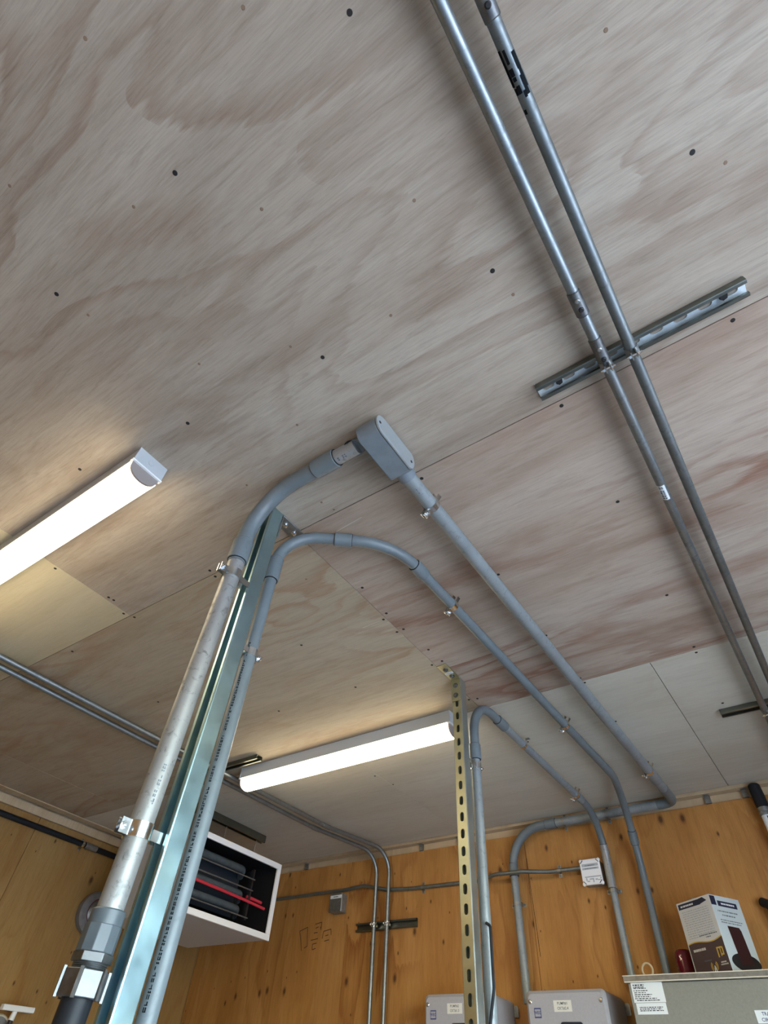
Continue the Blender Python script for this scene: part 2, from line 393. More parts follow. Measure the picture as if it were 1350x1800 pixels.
class Run:
    """a conduit centreline measured by arc length"""
    def __init__(s, pts):
        s.P = pts; s.S = [0.0]
        for a, b in zip(pts, pts[1:]): s.S.append(s.S[-1] + (b - a).length)
        s.L = s.S[-1]
    def at(s, t):
        t = max(0, min(s.L, t))
        for i in range(len(s.S) - 1):
            if t <= s.S[i + 1]:
                k = (t - s.S[i]) / max(1e-9, s.S[i + 1] - s.S[i]); return s.P[i].lerp(s.P[i + 1], k)
        return s.P[-1].copy()
    def dir(s, t): return (s.at(t + 0.004) - s.at(t - 0.004)).normalized()
    def near(s, p):
        p = Vector(p); best = (1e9, 0)
        for k in range(int(s.L / 0.005) + 1):
            d = (s.at(k * 0.005) - p).length
            if d < best[0]: best = (d, k * 0.005)
        return best[1]
    def cut(s, t0, t1):
        return [s.at(t0)] + [p for p, q in zip(s.P, s.S) if t0 + 1e-4 < q < t1 - 1e-4] + [s.at(t1)]
    def pipe(s, name, t0, t1, r, mat, parent, seg=24): return MB().tube(s.cut(t0, t1), r, seg).build(name, mat, parent)
    def sleeve(s, name, t0, t1, r, mat, parent, lip=0.0012, ring=True):
        """coupling: a larger sleeve with softened, slightly proud rims"""
        a = s.cut(t0, t1); e = min(0.0015, (t1 - t0) * 0.1)
        P = [a[0], s.at(t0 + e)] + [p for p in a[1:-1]] + [s.at(t1 - e), a[-1]]
        rr = [r - lip, r] + [r] * (len(a) - 2) + [r, r - lip]
        ob = MB().tube(P, rr, 24).build(name, mat, parent)
        for ta, tb_ in ((t0 - 0.0016, t0 + 0.0004), (t1 - 0.0004, t1 + 0.0016)):
            if ring: MB().tube([s.at(ta), s.at(tb_)], r - 0.0022, 24).build('joint_gap_ring', 'rubber_black', ob)  # dark ring paints the shade in the socket gap, with the cement line
        return ob
    def frame(s, t, side):
        d = s.dir(t); n = (side - d * side.dot(d)).normalized(); return d, n, d.cross(n)
    def patch(s, t0, t1, a0, a1, r, side, mb, na=4, nt_=3):
        """small piece of the surface between arc lengths and angles (degrees from side)"""
        vs = []
        for i in range(nt_ + 1):
            t = t0 + (t1 - t0) * i / nt_; d, n, w_ = s.frame(t, side); c = s.at(t)
            for k in range(na + 1):
                a = math.radians(a0 + (a1 - a0) * k / na); vs.append(c + (n * math.cos(a) + w_ * math.sin(a)) * r)
        fs = [(i * (na + 1) + k, i * (na + 1) + k + 1, (i + 1) * (na + 1) + k + 1, (i + 1) * (na + 1) + k) for i in range(nt_) for k in range(na)]
        mb.add(vs, fs)
    def lettering(s, name, t0, t1, r, side, parent, ang=0, h=8, mat='ink_soft', dens=0.75):
        """row of small strokes along the pipe: print, on run B also painted shade"""
        mb = MB(); t = t0; rnd = random.Random(int(t0 * 1000) + 5)
        while t < t1:
            l = rnd.uniform(0.0025, 0.006)
            if rnd.random() < dens:
                for row in (0, 1):
                    if rnd.random() < 0.8: s.patch(t, min(t + l, t1), ang - h / 2 + row * h * 0.55, ang - h / 2 + row * h * 0.55 + h * rnd.uniform(0.25, 0.45), r + 0.0004, side, mb, 2, 1)
                if rnd.random() < 0.5: s.patch(t, t + 0.0012, ang - h / 2, ang + h / 2, r + 0.0004, side, mb, 2, 1)
            t += l + rnd.uniform(0.001, 0.003)
        if mb.v:
            o = mb.build(name, mat, parent); o['kind'] = 'stuff'; return o

def strut_clamp(run, t, r, to_strut, parent, mat='bright_steel', reach=0.0, half=0.0125, long_ear=True):
    """two-piece strut clamp: band round the pipe, ears with a bolt, feet into the channel; returns the band"""
    d, n, w_ = run.frame(t, to_strut); c = run.at(t); mb = MB(); rr = r + 0.0016
    pts = []
    gap = 14
    for k in range(25):
        a = math.radians(180 + gap + (360 - 2 * gap) * k / 24); pts.append((math.cos(a), math.sin(a)))
    m = len(pts); vs = []
    for hh in (-half, half):
        for ro in (rr - 0.0014, rr + 0.0012):
            for ca, sa in pts: vs.append(c + n * (ca * ro) + w_ * (sa * ro) + d * hh)
    fs = []
    for k in range(m - 1):
        i, j = k, k + 1
        fs += [(i, j, m + j, m + i), (2 * m + i, 3 * m + i, 3 * m + j, 2 * m + j), (m + i, m + j, 3 * m + j, 3 * m + i), (i, 2 * m + i, 2 * m + j, j)]
    mb.add(vs, fs)
    e = 0.022 if long_ear else 0.014
    for sgn in (-1, 1):                        # ears on the open side
        mb.obox(c - n * (rr + e / 2 - 0.003) + w_ * (sgn * 0.0055), d, n, w_, half * 0.95, e / 2, 0.0012)
    for sgn in (-1, 1):                        # feet toward the channel
        mb.obox(c + n * (rr + reach / 2 + 0.002) + w_ * (sgn * 0.010), d, n, w_, half * 0.7, reach / 2 + 0.006, 0.0012)
    band = mb.build('pipe_clamp', mat, parent)
    bc = c - n * (rr + e * 0.55)
    b = MB(); b.cyl(bc - w_ * 0.016, bc + w_ * 0.016, 0.0028, 10); b.lathe(bc + w_ * 0.0068, w_, [(0.0062, 0), (0.0062, 0.003), (0.004, 0.005)], 14); b.hexa(bc - w_ * 0.0095, w_, 0.006, 0.005)
    b.build('clamp_bolt', 'bright_steel', band)
    return band

def strap(run, t, r, up, parent, mat='bright_steel', half=0.008):
    """hanger strap: half band round the pipe with two tabs screwed to the surface in direction up"""
    d, n, w_ = run.frame(t, up); c = run.at(t); mb = MB(); rr = r + 0.0014
    A = [math.radians(90 + 180 * k / 14) for k in range(15)]; m = len(A); vs = []
    for hh in (-half, half):
        for ro in (rr - 0.001, rr + 0.001):
            for a in A: vs.append(c + n * (math.cos(a) * ro) + w_ * (math.sin(a) * ro) + d * hh)
    fs = []
    for k in range(m - 1):
        i, j = k, k + 1
        fs += [(i, j, m + j, m + i), (2 * m + i, 3 * m + i, 3 * m + j, 2 * m + j), (m + i, m + j, 3 * m + j, 3 * m + i), (i, 2 * m + i, 2 * m + j, j)]
    mb.add(vs, fs)
    for sgn in (-1, 1):
        mb.obox(c + n * (rr * 0.55) + w_ * (sgn * rr), d, n, w_, half, rr * 0.55, 0.0011)
        mb.obox(c + n * (rr * 1.05) + w_ * (sgn * (rr + 0.008)), d, n, w_, half, 0.0012, 0.009)
    band = mb.build('pipe_strap', mat, parent)
    for sgn in (-1, 1):
        q = c + n * (rr * 1.05 - 0.001) + w_ * (sgn * (rr + 0.010)); b = MB(); b.lathe(q, -n, [(0.0055, 0), (0.0055, 0.002), (0.003, 0.0035)], 12); b.build('strap_screw', 'steel_nut', band)
    return band

def hanger(run, t, r, up, parent, half=0.010):
    """narrow conduit hanger: closed band, a foot to the ceiling, pinched ears with a bolt low on one side"""
    band = strut_clamp(run, t, r, (up + X * 0.7).normalized(), parent, half=half, reach=0.006, long_ear=True)
    return band

def strut(name, p0, p1, o, depth, mat, parent=None, slotted=True, wid=0.0413, th=0.0025, web_mat=None, pitch=0.0508, first=None):
    """slotted channel from p0 to p1 (centre of the web), open towards o"""
    p0, p1 = Vector(p0), Vector(p1); a = (p1 - p0).normalized(); L = (p1 - p0).length; w_ = a.cross(o).normalized()
    W = wid / 2; lip = 0.0095; ret = min(0.0072, depth * 0.35); t = th
    mb = MB()
    for s in (-1, 1):
        c_ = 0.0028; prof = [(W - c_, 0), (W - c_ * 0.3, c_ * 0.3), (W, c_), (W, depth - c_), (W - c_ * 0.3, depth - c_ * 0.3), (W - c_, depth), (W - lip, depth), (W - lip, depth - ret), (W - lip + t * 0.7, depth - ret), (W - lip + t * 0.7, depth - t), (W - t, depth - t), (W - t, 0)]
        mb.prism([(s * q[0], q[1]) for q in prof], p0, w_, o, a, L)
    if web_mat: mb.cm = 1
    if not slotted:
        mb.obox(p0 + a * (L / 2) + o * (t / 2), a, w_, o, L / 2, W - 0.0027, t / 2)
    else:
        n = max(1, int(L / pitch)); st = first if first is not None else (L - n * pitch) / 2
        sl, sw = 0.0285 / 2, 0.0143 / 2; seg = 6
        loop = []
        for k in range(seg + 1): q = math.radians(-90 + 180 * k / seg); loop.append((sl - sw + sw * math.cos(q), sw * math.sin(q)))
        for k in range(seg + 1): q = math.radians(90 + 180 * k / seg); loop.append((-sl + sw + sw * math.cos(q), sw * math.sin(q)))
        outer = []
        for (px, py) in loop:                       # matching points on the cell outline
            k = min((pitch / 2) / max(abs(px), 1e-6), (W - 0.0027) / max(abs(py), 1e-6)); outer.append((px * k, py * k))
        # snap cell corners
        w0 = W - 0.0027; cs = [(pitch / 2, -w0), (pitch / 2, w0), (-pitch / 2, w0), (-pitch / 2, -w0)]
        for cn in cs:
            i = min(range(len(outer)), key=lambda i: (outer[i][0] - cn[0]) ** 2 + (outer[i][1] - cn[1]) ** 2); outer[i] = cn
        def cell(c):
            vs = []; m = len(loop)
            for h in (0, t):
                for (px, py) in outer: vs.append(c + a * px + w_ * py + o * h)
                for (px, py) in loop: vs.append(c + a * px + w_ * py + o * h)
            fs = []
            for i in range(m):
                j = (i + 1) % m
                fs += [(i, j, m + j, m + i), (2 * m + i, 3 * m + i, 3 * m + j, 2 * m + j), (m + i, m + j, 3 * m + j, 3 * m + i)]
            mb.add(vs, fs)
        for k in range(n): cell(p0 + a * (st + (k + 0.5) * pitch))
        for s0, s1 in ((0, st), (st + n * pitch, L)):
            if s1 - s0 > 0.001: mb.obox(p0 + a * ((s0 + s1) / 2) + o * (t / 2), a, w_, o, (s1 - s0) / 2, W, t / 2)
    return mb.build(name, mat, parent, mats=[web_mat] if web_mat else None, smooth=12)

def text(name, body, c, right, up, height, mat, parent, lift=0.0006, bold=0.0):
    """flat lettering centred on c, read along right, facing right x up"""
    cu = bpy.data.curves.new(name, 'FONT'); cu.body = body; cu.size = 1.0; cu.align_x = 'CENTER'; cu.align_y = 'CENTER'; cu.resolution_u = 2; cu.offset = bold
    tmp = bpy.data.objects.new('tmp', cu); COL.objects.link(tmp)
    dg = bpy.context.evaluated_depsgraph_get(); me = bpy.data.meshes.new_from_object(tmp.evaluated_get(dg))
    n = right.cross(up); mb = MB()
    vs = [Vector(c) + right * (v.co.x * height * 1.4) + up * (v.co.y * height * 1.4) + n * lift for v in me.vertices]
    mb.add(vs, [tuple(p.vertices) for p in me.polygons])
    bpy.data.objects.remove(tmp); bpy.data.curves.remove(cu); bpy.data.meshes.remove(me)
    return mb.build(name, mat, parent)
def print_lines(name, c, right, up, w_, rows, parent, mat='ink_soft', seed=1, lift=0.0007):
    """small print too fine to read: rows of (offset up, height, fill start, fill end)"""
    rnd = random.Random(seed); mb = MB(); n = right.cross(up)
    for (oy, h, f0, f1) in rows:
        x = f0
        while x < f1:
            l = rnd.uniform(0.03, 0.10); e = min(f1, x + l)
            q = Vector(c) + right * ((x + e) / 2 * w_ - w_ / 2) + up * oy + n * lift
            mb.add([q - right * ((e - x) / 2 * w_) - up * (h / 2), q + right * ((e - x) / 2 * w_) - up * (h / 2), q + right * ((e - x) / 2 * w_) + up * (h / 2), q - right * ((e - x) / 2 * w_) + up * (h / 2)], [(0, 1, 2, 3)])
            x = e + rnd.uniform(0.012, 0.03)
    o = mb.build(name, mat, parent); o['kind'] = 'stuff'; return o

# ================================================================== the room
H = 1.22                                   # underside of the ceiling sheets above the camera
mb = MB(); mb.box(LWX - 0.3, RWX + 0.3, FWY - 0.3, BWY + 0.3, H + 0.014, H + 0.16)
ceiling = struct(mb.build('ceiling', 'dark_gap'), 'plywood sheet ceiling of the equipment room')
g = 0.0012
PANELS = [  # x0, x1, y0, y1, material
    (-3.84, -1.775, -1.60, -0.445, 'birch_cream'), (-1.775, 0.665, -1.60, -0.445, 'lauan_grey'), (0.665, RWX, -1.60, -0.445, 'lauan_grey'),
    (-3.84, -1.775, -0.445, 0.774, 'birch_cream'), (-1.775, 0.665, -0.445, 0.774, 'lauan_grey'), (0.665, RWX, -0.445, 0.774, 'lauan_grey'),
    (-3.84, -3.40, 0.774, 1.990, 'lauan_brown'), (-3.40, -0.958, 0.774, 1.990, 'lauan_brown'), (-0.958, RWX, 0.774, 1.990, 'lauan_red'),
    (-3.84, -1.735, 1.990, 3.205, 'birch_pale'), (-1.735, -0.253, 1.990, 3.205, 'birch_pale'), (-0.253, RWX, 1.990, 3.205, 'birch_pale')]
SCREWS = [(-0.096, -0.088), (-0.519, -0.098), (-0.934, -0.091), (-0.09, 0.408), (-0.518, 0.363), (-0.941, 0.312), (-1.333, 0.247), (0.308, 0.422), (0.296, 0.789), (-0.097, 0.79), (-0.087, 1.164), (-0.512, 0.8), (-0.511, 1.266), (-0.932, 1.091), (-0.089, 1.635), (-0.513, 1.644), (-0.091, 1.966), (-0.093, 2.005), (-0.512, 1.964), (-0.509, 2.003), (-0.096, 2.405), (-0.92, 1.599), (-0.968, 1.603), (-0.926, 1.509), (-0.938, 1.355), (-0.968, 1.357), (-0.940, 1.247), (-0.969, 1.271), (-1.329, 1.586), (-1.333, 1.242), (-1.752, 1.578), (-1.790, 0.464), (-1.757, 0.662), (-1.754, 0.682), (-1.788, 0.752), (-1.77, 0.788), (-2.187, 0.802), (-1.326, 0.755), (-1.332, 0.786), (-2.188, 1.25), (-0.967, 1.898), (-0.932, 1.907), (-1.753, 2.325), (-1.726, 2.454), (-0.91, 2.347), (-0.508, 2.35)]
FILL = [(-0.42, 0.045), (-0.637, -0.106), (-0.156, 0.204), (-0.324, 0.369), (-0.076, 0.477), (0.353, 0.472), (-0.819, -0.274), (-0.914, -0.02), (-0.493, -0.323), (-0.238, -0.194), (-0.565, 0.3), (-0.695, 0.475), (-0.785, 0.21), (-0.955, 0.552), (-0.81, 0.719), (-0.796, 0.761), (0.239, 0.17), (-1.07, 0.958)]
panels = []
for (x0, x1, y0, y1, m) in PANELS:
    q = MB(); q.box(x0 + g, x1 - g, y0 + g, y1 - g, H, H + 0.0125); panels.append((x0, x1, y0, y1, q.build('plywood_panel', m, ceiling, bevel=0.0008)))
def panel_at(x, y):
    for x0, x1, y0, y1, o in panels:
        if x0 <= x < x1 and y0 <= y < y1: return o
scr = fil = None
def drop(proto_name, r, mat, x, y, me):
    par = panel_at(x, y)
    if par is None: return me
    if me is None:
        q = MB(); q.lathe((x, y, H - 0.0008), Z, [(r * 0.3, 0.0), (r * 0.85, 0.0001), (r, 0.0007), (r, 0.002)], 12); o = q.build(proto_name, mat, par); return o.data
    o = bpy.data.objects.new(proto_name, me); COL.objects.link(o); o.parent = par
    o.location = Vector((x, y, H + CH + 0.0002)) - WO[par.name]; WO[o.name] = Vector((x, y, H + CH)); return me
for x, y in SCREWS: scr = drop('screw', 0.0052, 'screw_black', x, y, scr)
for x, y in FILL: fil = drop('filled_nail', 0.0036, 'wood_filler', x, y, fil)

q = MB()
for (xa, ya, xb, yb) in ((-0.845, 0.836, -0.742, 0.829), (-1.062, 1.272, -0.985, 1.270)):
    q.add([(xa, ya - 0.0012, H - 0.0004), (xb, yb - 0.0008, H - 0.0004), (xb, yb + 0.0008, H - 0.0004), (xa, ya + 0.0012, H - 0.0004)], [(0, 1, 2, 3)])
    q.build('scratch', 'birch_pale', panel_at(xa, ya)); q = MB()

# back wall: studs behind, plywood sheets in front stopping short of the ceiling
mb = MB(); mb.box(LWX - 0.1, RWX + 0.1, BWY + 0.0125, BWY + 0.16, -CH, H + 0.014)
wall_back = struct(mb.build('wall_back', 'pine_trim'), 'back wall sheeted in knotty orange plywood')
xs = [LWX, -3.81, -2.59, -1.365, -0.15, 1.07, RWX]
for a, b in zip(xs, xs[1:]):
    q = MB(); q.box(a + g, b - g, BWY, BWY + 0.012, -CH, H - 0.048); q.build('plywood_panel', 'fir_back', wall_back, bevel=0.0008)
q = MB(); q.box(LWX, RWX, BWY - 0.030, BWY + 0.011, H - 0.010, H + 0.012)
struct(q.build('trim_1', 'pine_trim'), 'ragged pale timber edge above the back wall plywood')
q = MB()
for x in (-3.30, -2.99, -2.05, -1.78, -0.37, -0.20):
    q.cm = 0; q.box(x - 0.013, x + 0.013, BWY - 0.003, BWY + 0.012, H - 0.046, H - 0.004); q.box(x - 0.013, x + 0.013, BWY - 0.022, BWY - 0.002, H - 0.012, H - 0.0105)
    o = q.build('framing_clip', 'steel_dull', wall_back); q = MB()
# pencil figures on the back wall
def stroke(mbx, pts, wd=0.0022):
    for (xa, za), (xb, zb) in zip(pts, pts[1:]):
        a = Vector((xa, BWY - 0.0006, za)); b = Vector((xb, BWY - 0.0006, zb)); d = (b - a).normalized(); s = d.cross(Y) * wd
        mbx.add([a - s, a + s, b + s, b - s], [(0, 1, 2, 3)])
q = MB()
for pts in ([(-2.967, 0.825), (-2.902, 0.842), (-2.898, 0.80), (-2.887, 0.745), (-2.911, 0.735)], [(-2.967, 0.825), (-2.945, 0.775), (-2.930, 0.722)],
            [(-2.842, 0.853), (-2.789, 0.861), (-2.790, 0.82)], [(-2.835, 0.832), (-2.812, 0.838)], [(-2.845, 0.808), (-2.815, 0.810)],
            [(-2.862, 0.772), (-2.806, 0.778)], [(-2.845, 0.752), (-2.812, 0.756)], [(-2.845, 0.752), (-2.842, 0.724), (-2.815, 0.730)],
            [(-2.766, 0.812), (-2.708, 0.820), (-2.702, 0.790)], [(-2.766, 0.812), (-2.772, 0.775)], [(-2.748, 0.788), (-2.724, 0.792)], [(-2.752, 0.762), (-2.715, 0.767)]):
    stroke(q, pts)
o = q.build('pencil_marks', 'pencil', wall_back); o['label'] = 'faint pencilled figures on the plywood'; o['kind'] = 'stuff'
# a dark split in the sheet beside the bend
q = MB(); stroke(q, [(-1.362, 1.05), (-1.358, 0.90), (-1.352, 0.72), (-1.350, 0.62)], 0.0012); q.build('plywood_crack', 'ink', wall_back)

# left wall
mb = MB(); mb.box(LWX - 0.16, LWX - 0.0125, FWY - 0.1, BWY + 0.1, -CH, H + 0.014)
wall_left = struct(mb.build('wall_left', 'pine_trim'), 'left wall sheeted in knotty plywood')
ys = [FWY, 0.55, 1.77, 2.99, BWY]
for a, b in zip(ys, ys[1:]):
    q = MB(); q.box(LWX - 0.012, LWX, a + g, b - g, -CH, H - 0.055); q.build('plywood_panel', 'fir_shaded', wall_left, bevel=0.0008)
q = MB(); q.box(-3.87, -3.805, FWY, BWY - 0.031, H - 0.006, H - 0.0005); struct(q.build('trim_2', 'pine_trim', bevel=0.001), 'pale batten along the ceiling above the left wall')
q = MB(); q.box(LWX - 0.011, LWX + 0.012, FWY, BWY - 0.031, H - 0.053, H - 0.008); struct(q.build('trim_3', 'pine_trim', bevel=0.001), 'timber plate along the top of the left wall')

# right wall with the open doorway, front wall, floor, ground outside
mb = MB()
mb.box(RWX, RWX + 0.14, FWY, DOOR[0], -CH, H + 0.014); mb.box(RWX, RWX + 0.14, DOOR[1], BWY + 0.1, -CH, H + 0.014); mb.box(RWX, RWX + 0.14, DOOR[0], DOOR[1], DOOR[3], H + 0.014)
struct(mb.build('wall_right', 'fir_shaded'), 'right wall with the open doorway')
mb = MB(); mb.box(LWX - 0.1, RWX + 0.14, FWY - 0.14, FWY, -CH, H + 0.014); struct(mb.build('wall_front', 'fir_back'), 'front wall behind the viewer')
mb = MB(); mb.box(LWX - 0.3, RWX + 0.3, FWY - 0.3, BWY + 0.3, -CH - 0.1, -CH); struct(mb.build('floor', 'concrete'), 'concrete floor')
mb = MB(); mb.box(-40, 40, -40, 40, -CH - 0.3, -CH - 0.12); struct(mb.build('ground', 'gravel'), 'pale gravel yard outside')

# ================================================================== strip lights
def strip_light(label, x0, x1, y0, end):
    """x1 is the visible end; y0 the near side"""
    t = thing('strip_light', label, 'ceiling light', ((x0 + x1) / 2, y0 + 0.046, H - 0.1), 'wraparound strip lights on the ceiling')
    wd = 0.092
    q = MB(); q.box(x0 + 0.004, x1 - 0.004, y0, y0 + wd, H - 0.052, H - 0.0002); q.build('housing', 'lamp_housing', t, bevel=0.0015)
    pts = []
    for k in range(15):
        a = math.pi * k / 14; pts.append((-math.cos(a) * (wd / 2 - 0.002), -0.0525 - 0.006 - math.sin(a) ** 0.75 * 0.042))
    pts = [(-wd / 2 + 0.002, -0.0525)] + pts + [(wd / 2 - 0.002, -0.0525)]
    q = MB(); q.prism(pts, (x0 + 0.012, y0 + wd / 2, H), Y, Z, X, x1 - x0 - 0.024); q.build('diffuser', 'led_diffuser', t)
    for xa, sx in ((x0, 1), (x1, -1)):
        c = MB(); c.box(min(xa, xa + sx * 0.0038), max(xa, xa + sx * 0.0038), y0 - 0.001, y0 + wd + 0.001, H - 0.052, H - 0.0002)
        cap = c.build('end_cap', 'lamp_housing', t, bevel=0.001)
        k = MB(); k.lathe((xa - sx * 0.0003, y0 + wd / 2, H - 0.026), X * -sx, [(0.0085, 0), (0.0085, 0.0008), (0.0075, 0.0012)], 18); k.build('knockout', 'lamp_housing', cap)
        k = MB(); k.box(min(xa - sx * 0.001, xa + sx * 0.011), max(xa - sx * 0.001, xa + sx * 0.011), y0 - 0.003, y0 + wd + 0.003, H - 0.0575, H - 0.0522); k.build('end_lip', 'white_paint', cap)
        e = MB(); e.prism([(p[0] * 0.97, p[1] + (0.001 if abs(p[0]) < wd / 2 else -0.0055)) for p in pts], (min(xa + sx * 0.0045, xa + sx * 0.0115), y0 + wd / 2, H), Y, Z, X, 0.007); e.build('lens_end', 'lens_end', t)
    return t
strip_light('long lit strip light running off the left edge of the ceiling', -2.36, -1.111, 0.295, 1)
strip_light('lit strip light on the ceiling beside the slotted post', -2.33, -1.08, 1.930, 1)

# ================================================================== struts
cs1 = tag(strut('ceiling_strut', (-0.129, 0.7205, H - 0.0004), (0.333, 0.7205, H - 0.0004), -Z, 0.0206, 'zinc_strut', web_mat='web_lit'), 'slotted zinc strut across the ceiling under the two right-hand steel conduits', 'strut channel', 'short struts on the ceiling')
cs2 = tag(strut('ceiling_strut', (-0.121, 2.466, H - 0.0004), (0.45, 2.466, H - 0.0004), -Z, 0.0206, 'zinc_strut', slotted=False), 'small strut on the pale ceiling sheet at the right edge', 'strut channel', 'short struts on the ceiling')
cs3 = tag(strut('ceiling_strut', (-2.65, 1.866, H - 0.0004), (-2.14, 1.866, H - 0.0004), -Z, 0.0206, 'zinc_strut', slotted=False), 'short strut next to the far end of the strip light', 'strut channel', 'short struts on the ceiling')
cs4 = tag(strut('ceiling_strut', (-2.925, 1.98, H - 0.0004), (-2.925, 2.74, H - 0.0004), -Z, 0.0413, 'zinc_strut', slotted=False), 'grey strut on the ceiling that carries the heater', 'strut channel', 'short struts on the ceiling')
ws = tag(strut('wall_strut', (-2.50, BWY - 0.0004, 0.808), (-2.068, BWY - 0.0004, 0.808), -Y, 0.0206, 'zinc_strut', slotted=False), 'short horizontal strut on the back wall behind two steel conduits', 'strut channel')
for x in (-0.075, 0.29):
    q = MB(); q.hexa((x, 0.7205, H - 0.006), Z, 0.0085, 0.006); q.build('fixing_screw', 'screw_black', cs1)

# posts
post1 = thing('strut_post', 'tall blue-grey strut post between two grey conduits', 'strut post', (-0.959, 0.674, -CH))
strut('channel', (-0.959, 0.695, -CH + 0.001), (-0.959, 0.695, H - 0.004), -Y, 0.0413, 'zinc_blue', post1, slotted=True)
q = MB(); q.box(-0.980, -0.938, 0.6955, 0.790, H - 0.0056, H - 0.0004); q.box(-0.980, -0.938, 0.6955, 0.7007, H - 0.095, H - 0.0056)
br = q.build('angle_bracket', 'steel_dull', post1, bevel=0.0008)
for (c, ax) in (((-0.959, 0.728, H - 0.0056), -Z), ((-0.959, 0.768, H - 0.0056), -Z), ((-0.959, 0.7007, H - 0.035), Y), ((-0.959, 0.7007, H - 0.075), Y)):
    k = MB(); k.lathe(c, ax, [(0.0095, 0), (0.0095, 0.002), (0.007, 0.0021), (0.007, 0.0055), (0.004, 0.007)], 14); k.build('bolt', 'bright_steel', br)
post2 = thing('strut_post', 'tall slotted yellow-zinc strut post in front of the pump controllers', 'strut post', (-0.9345, 1.753, -CH))
strut('channel', (-0.9345, 1.7325, -CH + 0.001), (-0.9345, 1.7325, H - 0.004), Y, 0.0413, 'zinc_pale', post2, slotted=True, web_mat='zinc_gold', first=0.0263)
q = MB(); q.box(-0.9545, -0.9145, 1.617, 1.7315, H - 0.0056, H - 0.0004); q.box(-0.9545, -0.9145, 1.7263, 1.7320, H - 0.098, H - 0.0056)
br = q.build('angle_bracket', 'zinc_gold', post2, bevel=0.0008)
for (c, ax) in (((-0.9345, 1.650, H - 0.0056), -Z), ((-0.9345, 1.700, H - 0.0056), -Z), ((-0.9345, 1.7263, H - 0.034), -Y), ((-0.9345, 1.7263, H - 0.076), -Y)):
    k = MB(); k.lathe(c, ax, [(0.0105, 0), (0.0105, 0.002), (0.0075, 0.0021), (0.0075, 0.006), (0.004, 0.0078)], 14); k.build('bolt', 'steel_nut', br)
k = MB(); k.obox((-0.9345, 1.676, H - 0.0062), X, Y, Z, 0.017, 0.006, 0.0005); lb = k.build('sticker', 'label_white', post2)
print_lines('small_print', (-0.9345, 1.676, H - 0.0067), X, -Y, 0.03, [(0, 0.003, 0.1, 0.9)], lb, seed=4)

# ================================================================== grey conduit runs
DN = -Z
# run A: pale conduit strapped to the front of the blue post, conduit body, long ceiling run, corner, drop to a controller
rA = 0.0212
runA = Run(bend([(-0.968, 0.6100, 0.176), (-0.942, 0.5995, 1.184), (-0.58, 0.593, 1.178)], [0.153]))
A = thing('conduit_run', 'thick grey conduit with an elbow body bent from the near post onto the ceiling', 'conduit', (-0.966, 0.61, 0.0), 'grey conduit runs')
tb = runA.near((-0.948, 0.602, 0.955))
runA.pipe('straight_pipe', 0.0, tb, rA, 'pvc_pale', A)
te = runA.near((-0.668, 0.594, 1.178))
runA.pipe('elbow', tb - 0.01, te + 0.015, rA + 0.0012, 'pvc_grey', A)
runA.sleeve('coupling', tb - 0.002, tb + 0.066, rA + 0.0052, 'pvc_grey', A)
runA.sleeve('coupling', te - 0.058, te + 0.018, rA + 0.0052, 'pvc_grey', A)
runA.pipe('short_nipple', te + 0.01, runA.L, rA, 'pvc_pale', A)
runA.lettering('print_shade_marks', te + 0.028, te + 0.055, rA, DN, A, ang=-10, h=26)
runA.lettering('print_shade_marks', runA.near((-0.965, 0.62, 0.36)), runA.near((-0.965, 0.62, 0.43)), rA, X, A, ang=-20, h=16, mat='ink_soft', dens=0.9)
# connector chain at the bottom of the pale pipe
d0 = runA.dir(0.02); p_ = runA.at(0.0); back = -d0
q = MB(); q.tube([p_ + d0 * 0.032, p_ + d0 * 0.030, p_ + d0 * 0.008, p_ + d0 * 0.008], [rA + 0.0035, rA + 0.005, rA + 0.005, rA + 0.004], 24)
ad = q.build('adapter', 'fitting_grey', A)
q = MB(); q.hexa(p_ + back * 0.005, d0, rA + 0.0070, 0.034, rot=0.35, n=10); q.build('ribbed_adapter', 'fitting_grey', A, bevel=0.001)
q = MB(); q.hexa(p_ + back * 0.028, d0, rA + 0.0085, 0.012, rot=0.2); q.build('locknut', 'steel_nut', A, bevel=0.001)
q = MB(); prof = []
for k in range(11): prof.append((rA + (0.0042 if k % 2 else 0.0028), 0.033 + k * 0.0011))
q.lathe(p_, back, prof, 24); q.build('thread', 'steel_nut', A)
q = MB(); q.hexa(p_ + back * 0.058, d0, rA + 0.0125, 0.032, rot=0.5); nut = q.build('gland_nut', 'steel_nut', A, bevel=0.0015)
u = d0.orthogonal().normalized(); w2 = d0.cross(u)
for k in range(6):
    a = 0.5 + math.pi / 3 * k; q = MB(); q.obox(p_ + back * 0.058 + (u * math.cos(a) + w2 * math.sin(a)) * (rA + 0.0125), u * math.cos(a) + w2 * math.sin(a), d0, d0.cross(u * math.cos(a) + w2 * math.sin(a)), 0.002, 0.0175, 0.0026); q.build('nut_rib', 'steel_nut', nut)
hose = Run(bend([p_ + back * 0.068, p_ + back * 0.6, Vector((-0.97, 0.56, -CH + 0.02))], [0.4]))
hose.pipe('flexible_hose', 0.0, hose.L, rA + 0.001, 'rubber_black', A)
for z_, y_ in ((0.905, 0.603), (0.322, 0.608)):
    strut_clamp(runA, runA.near((-0.955, y_, z_)), rA, Y, A, reach=0.020)
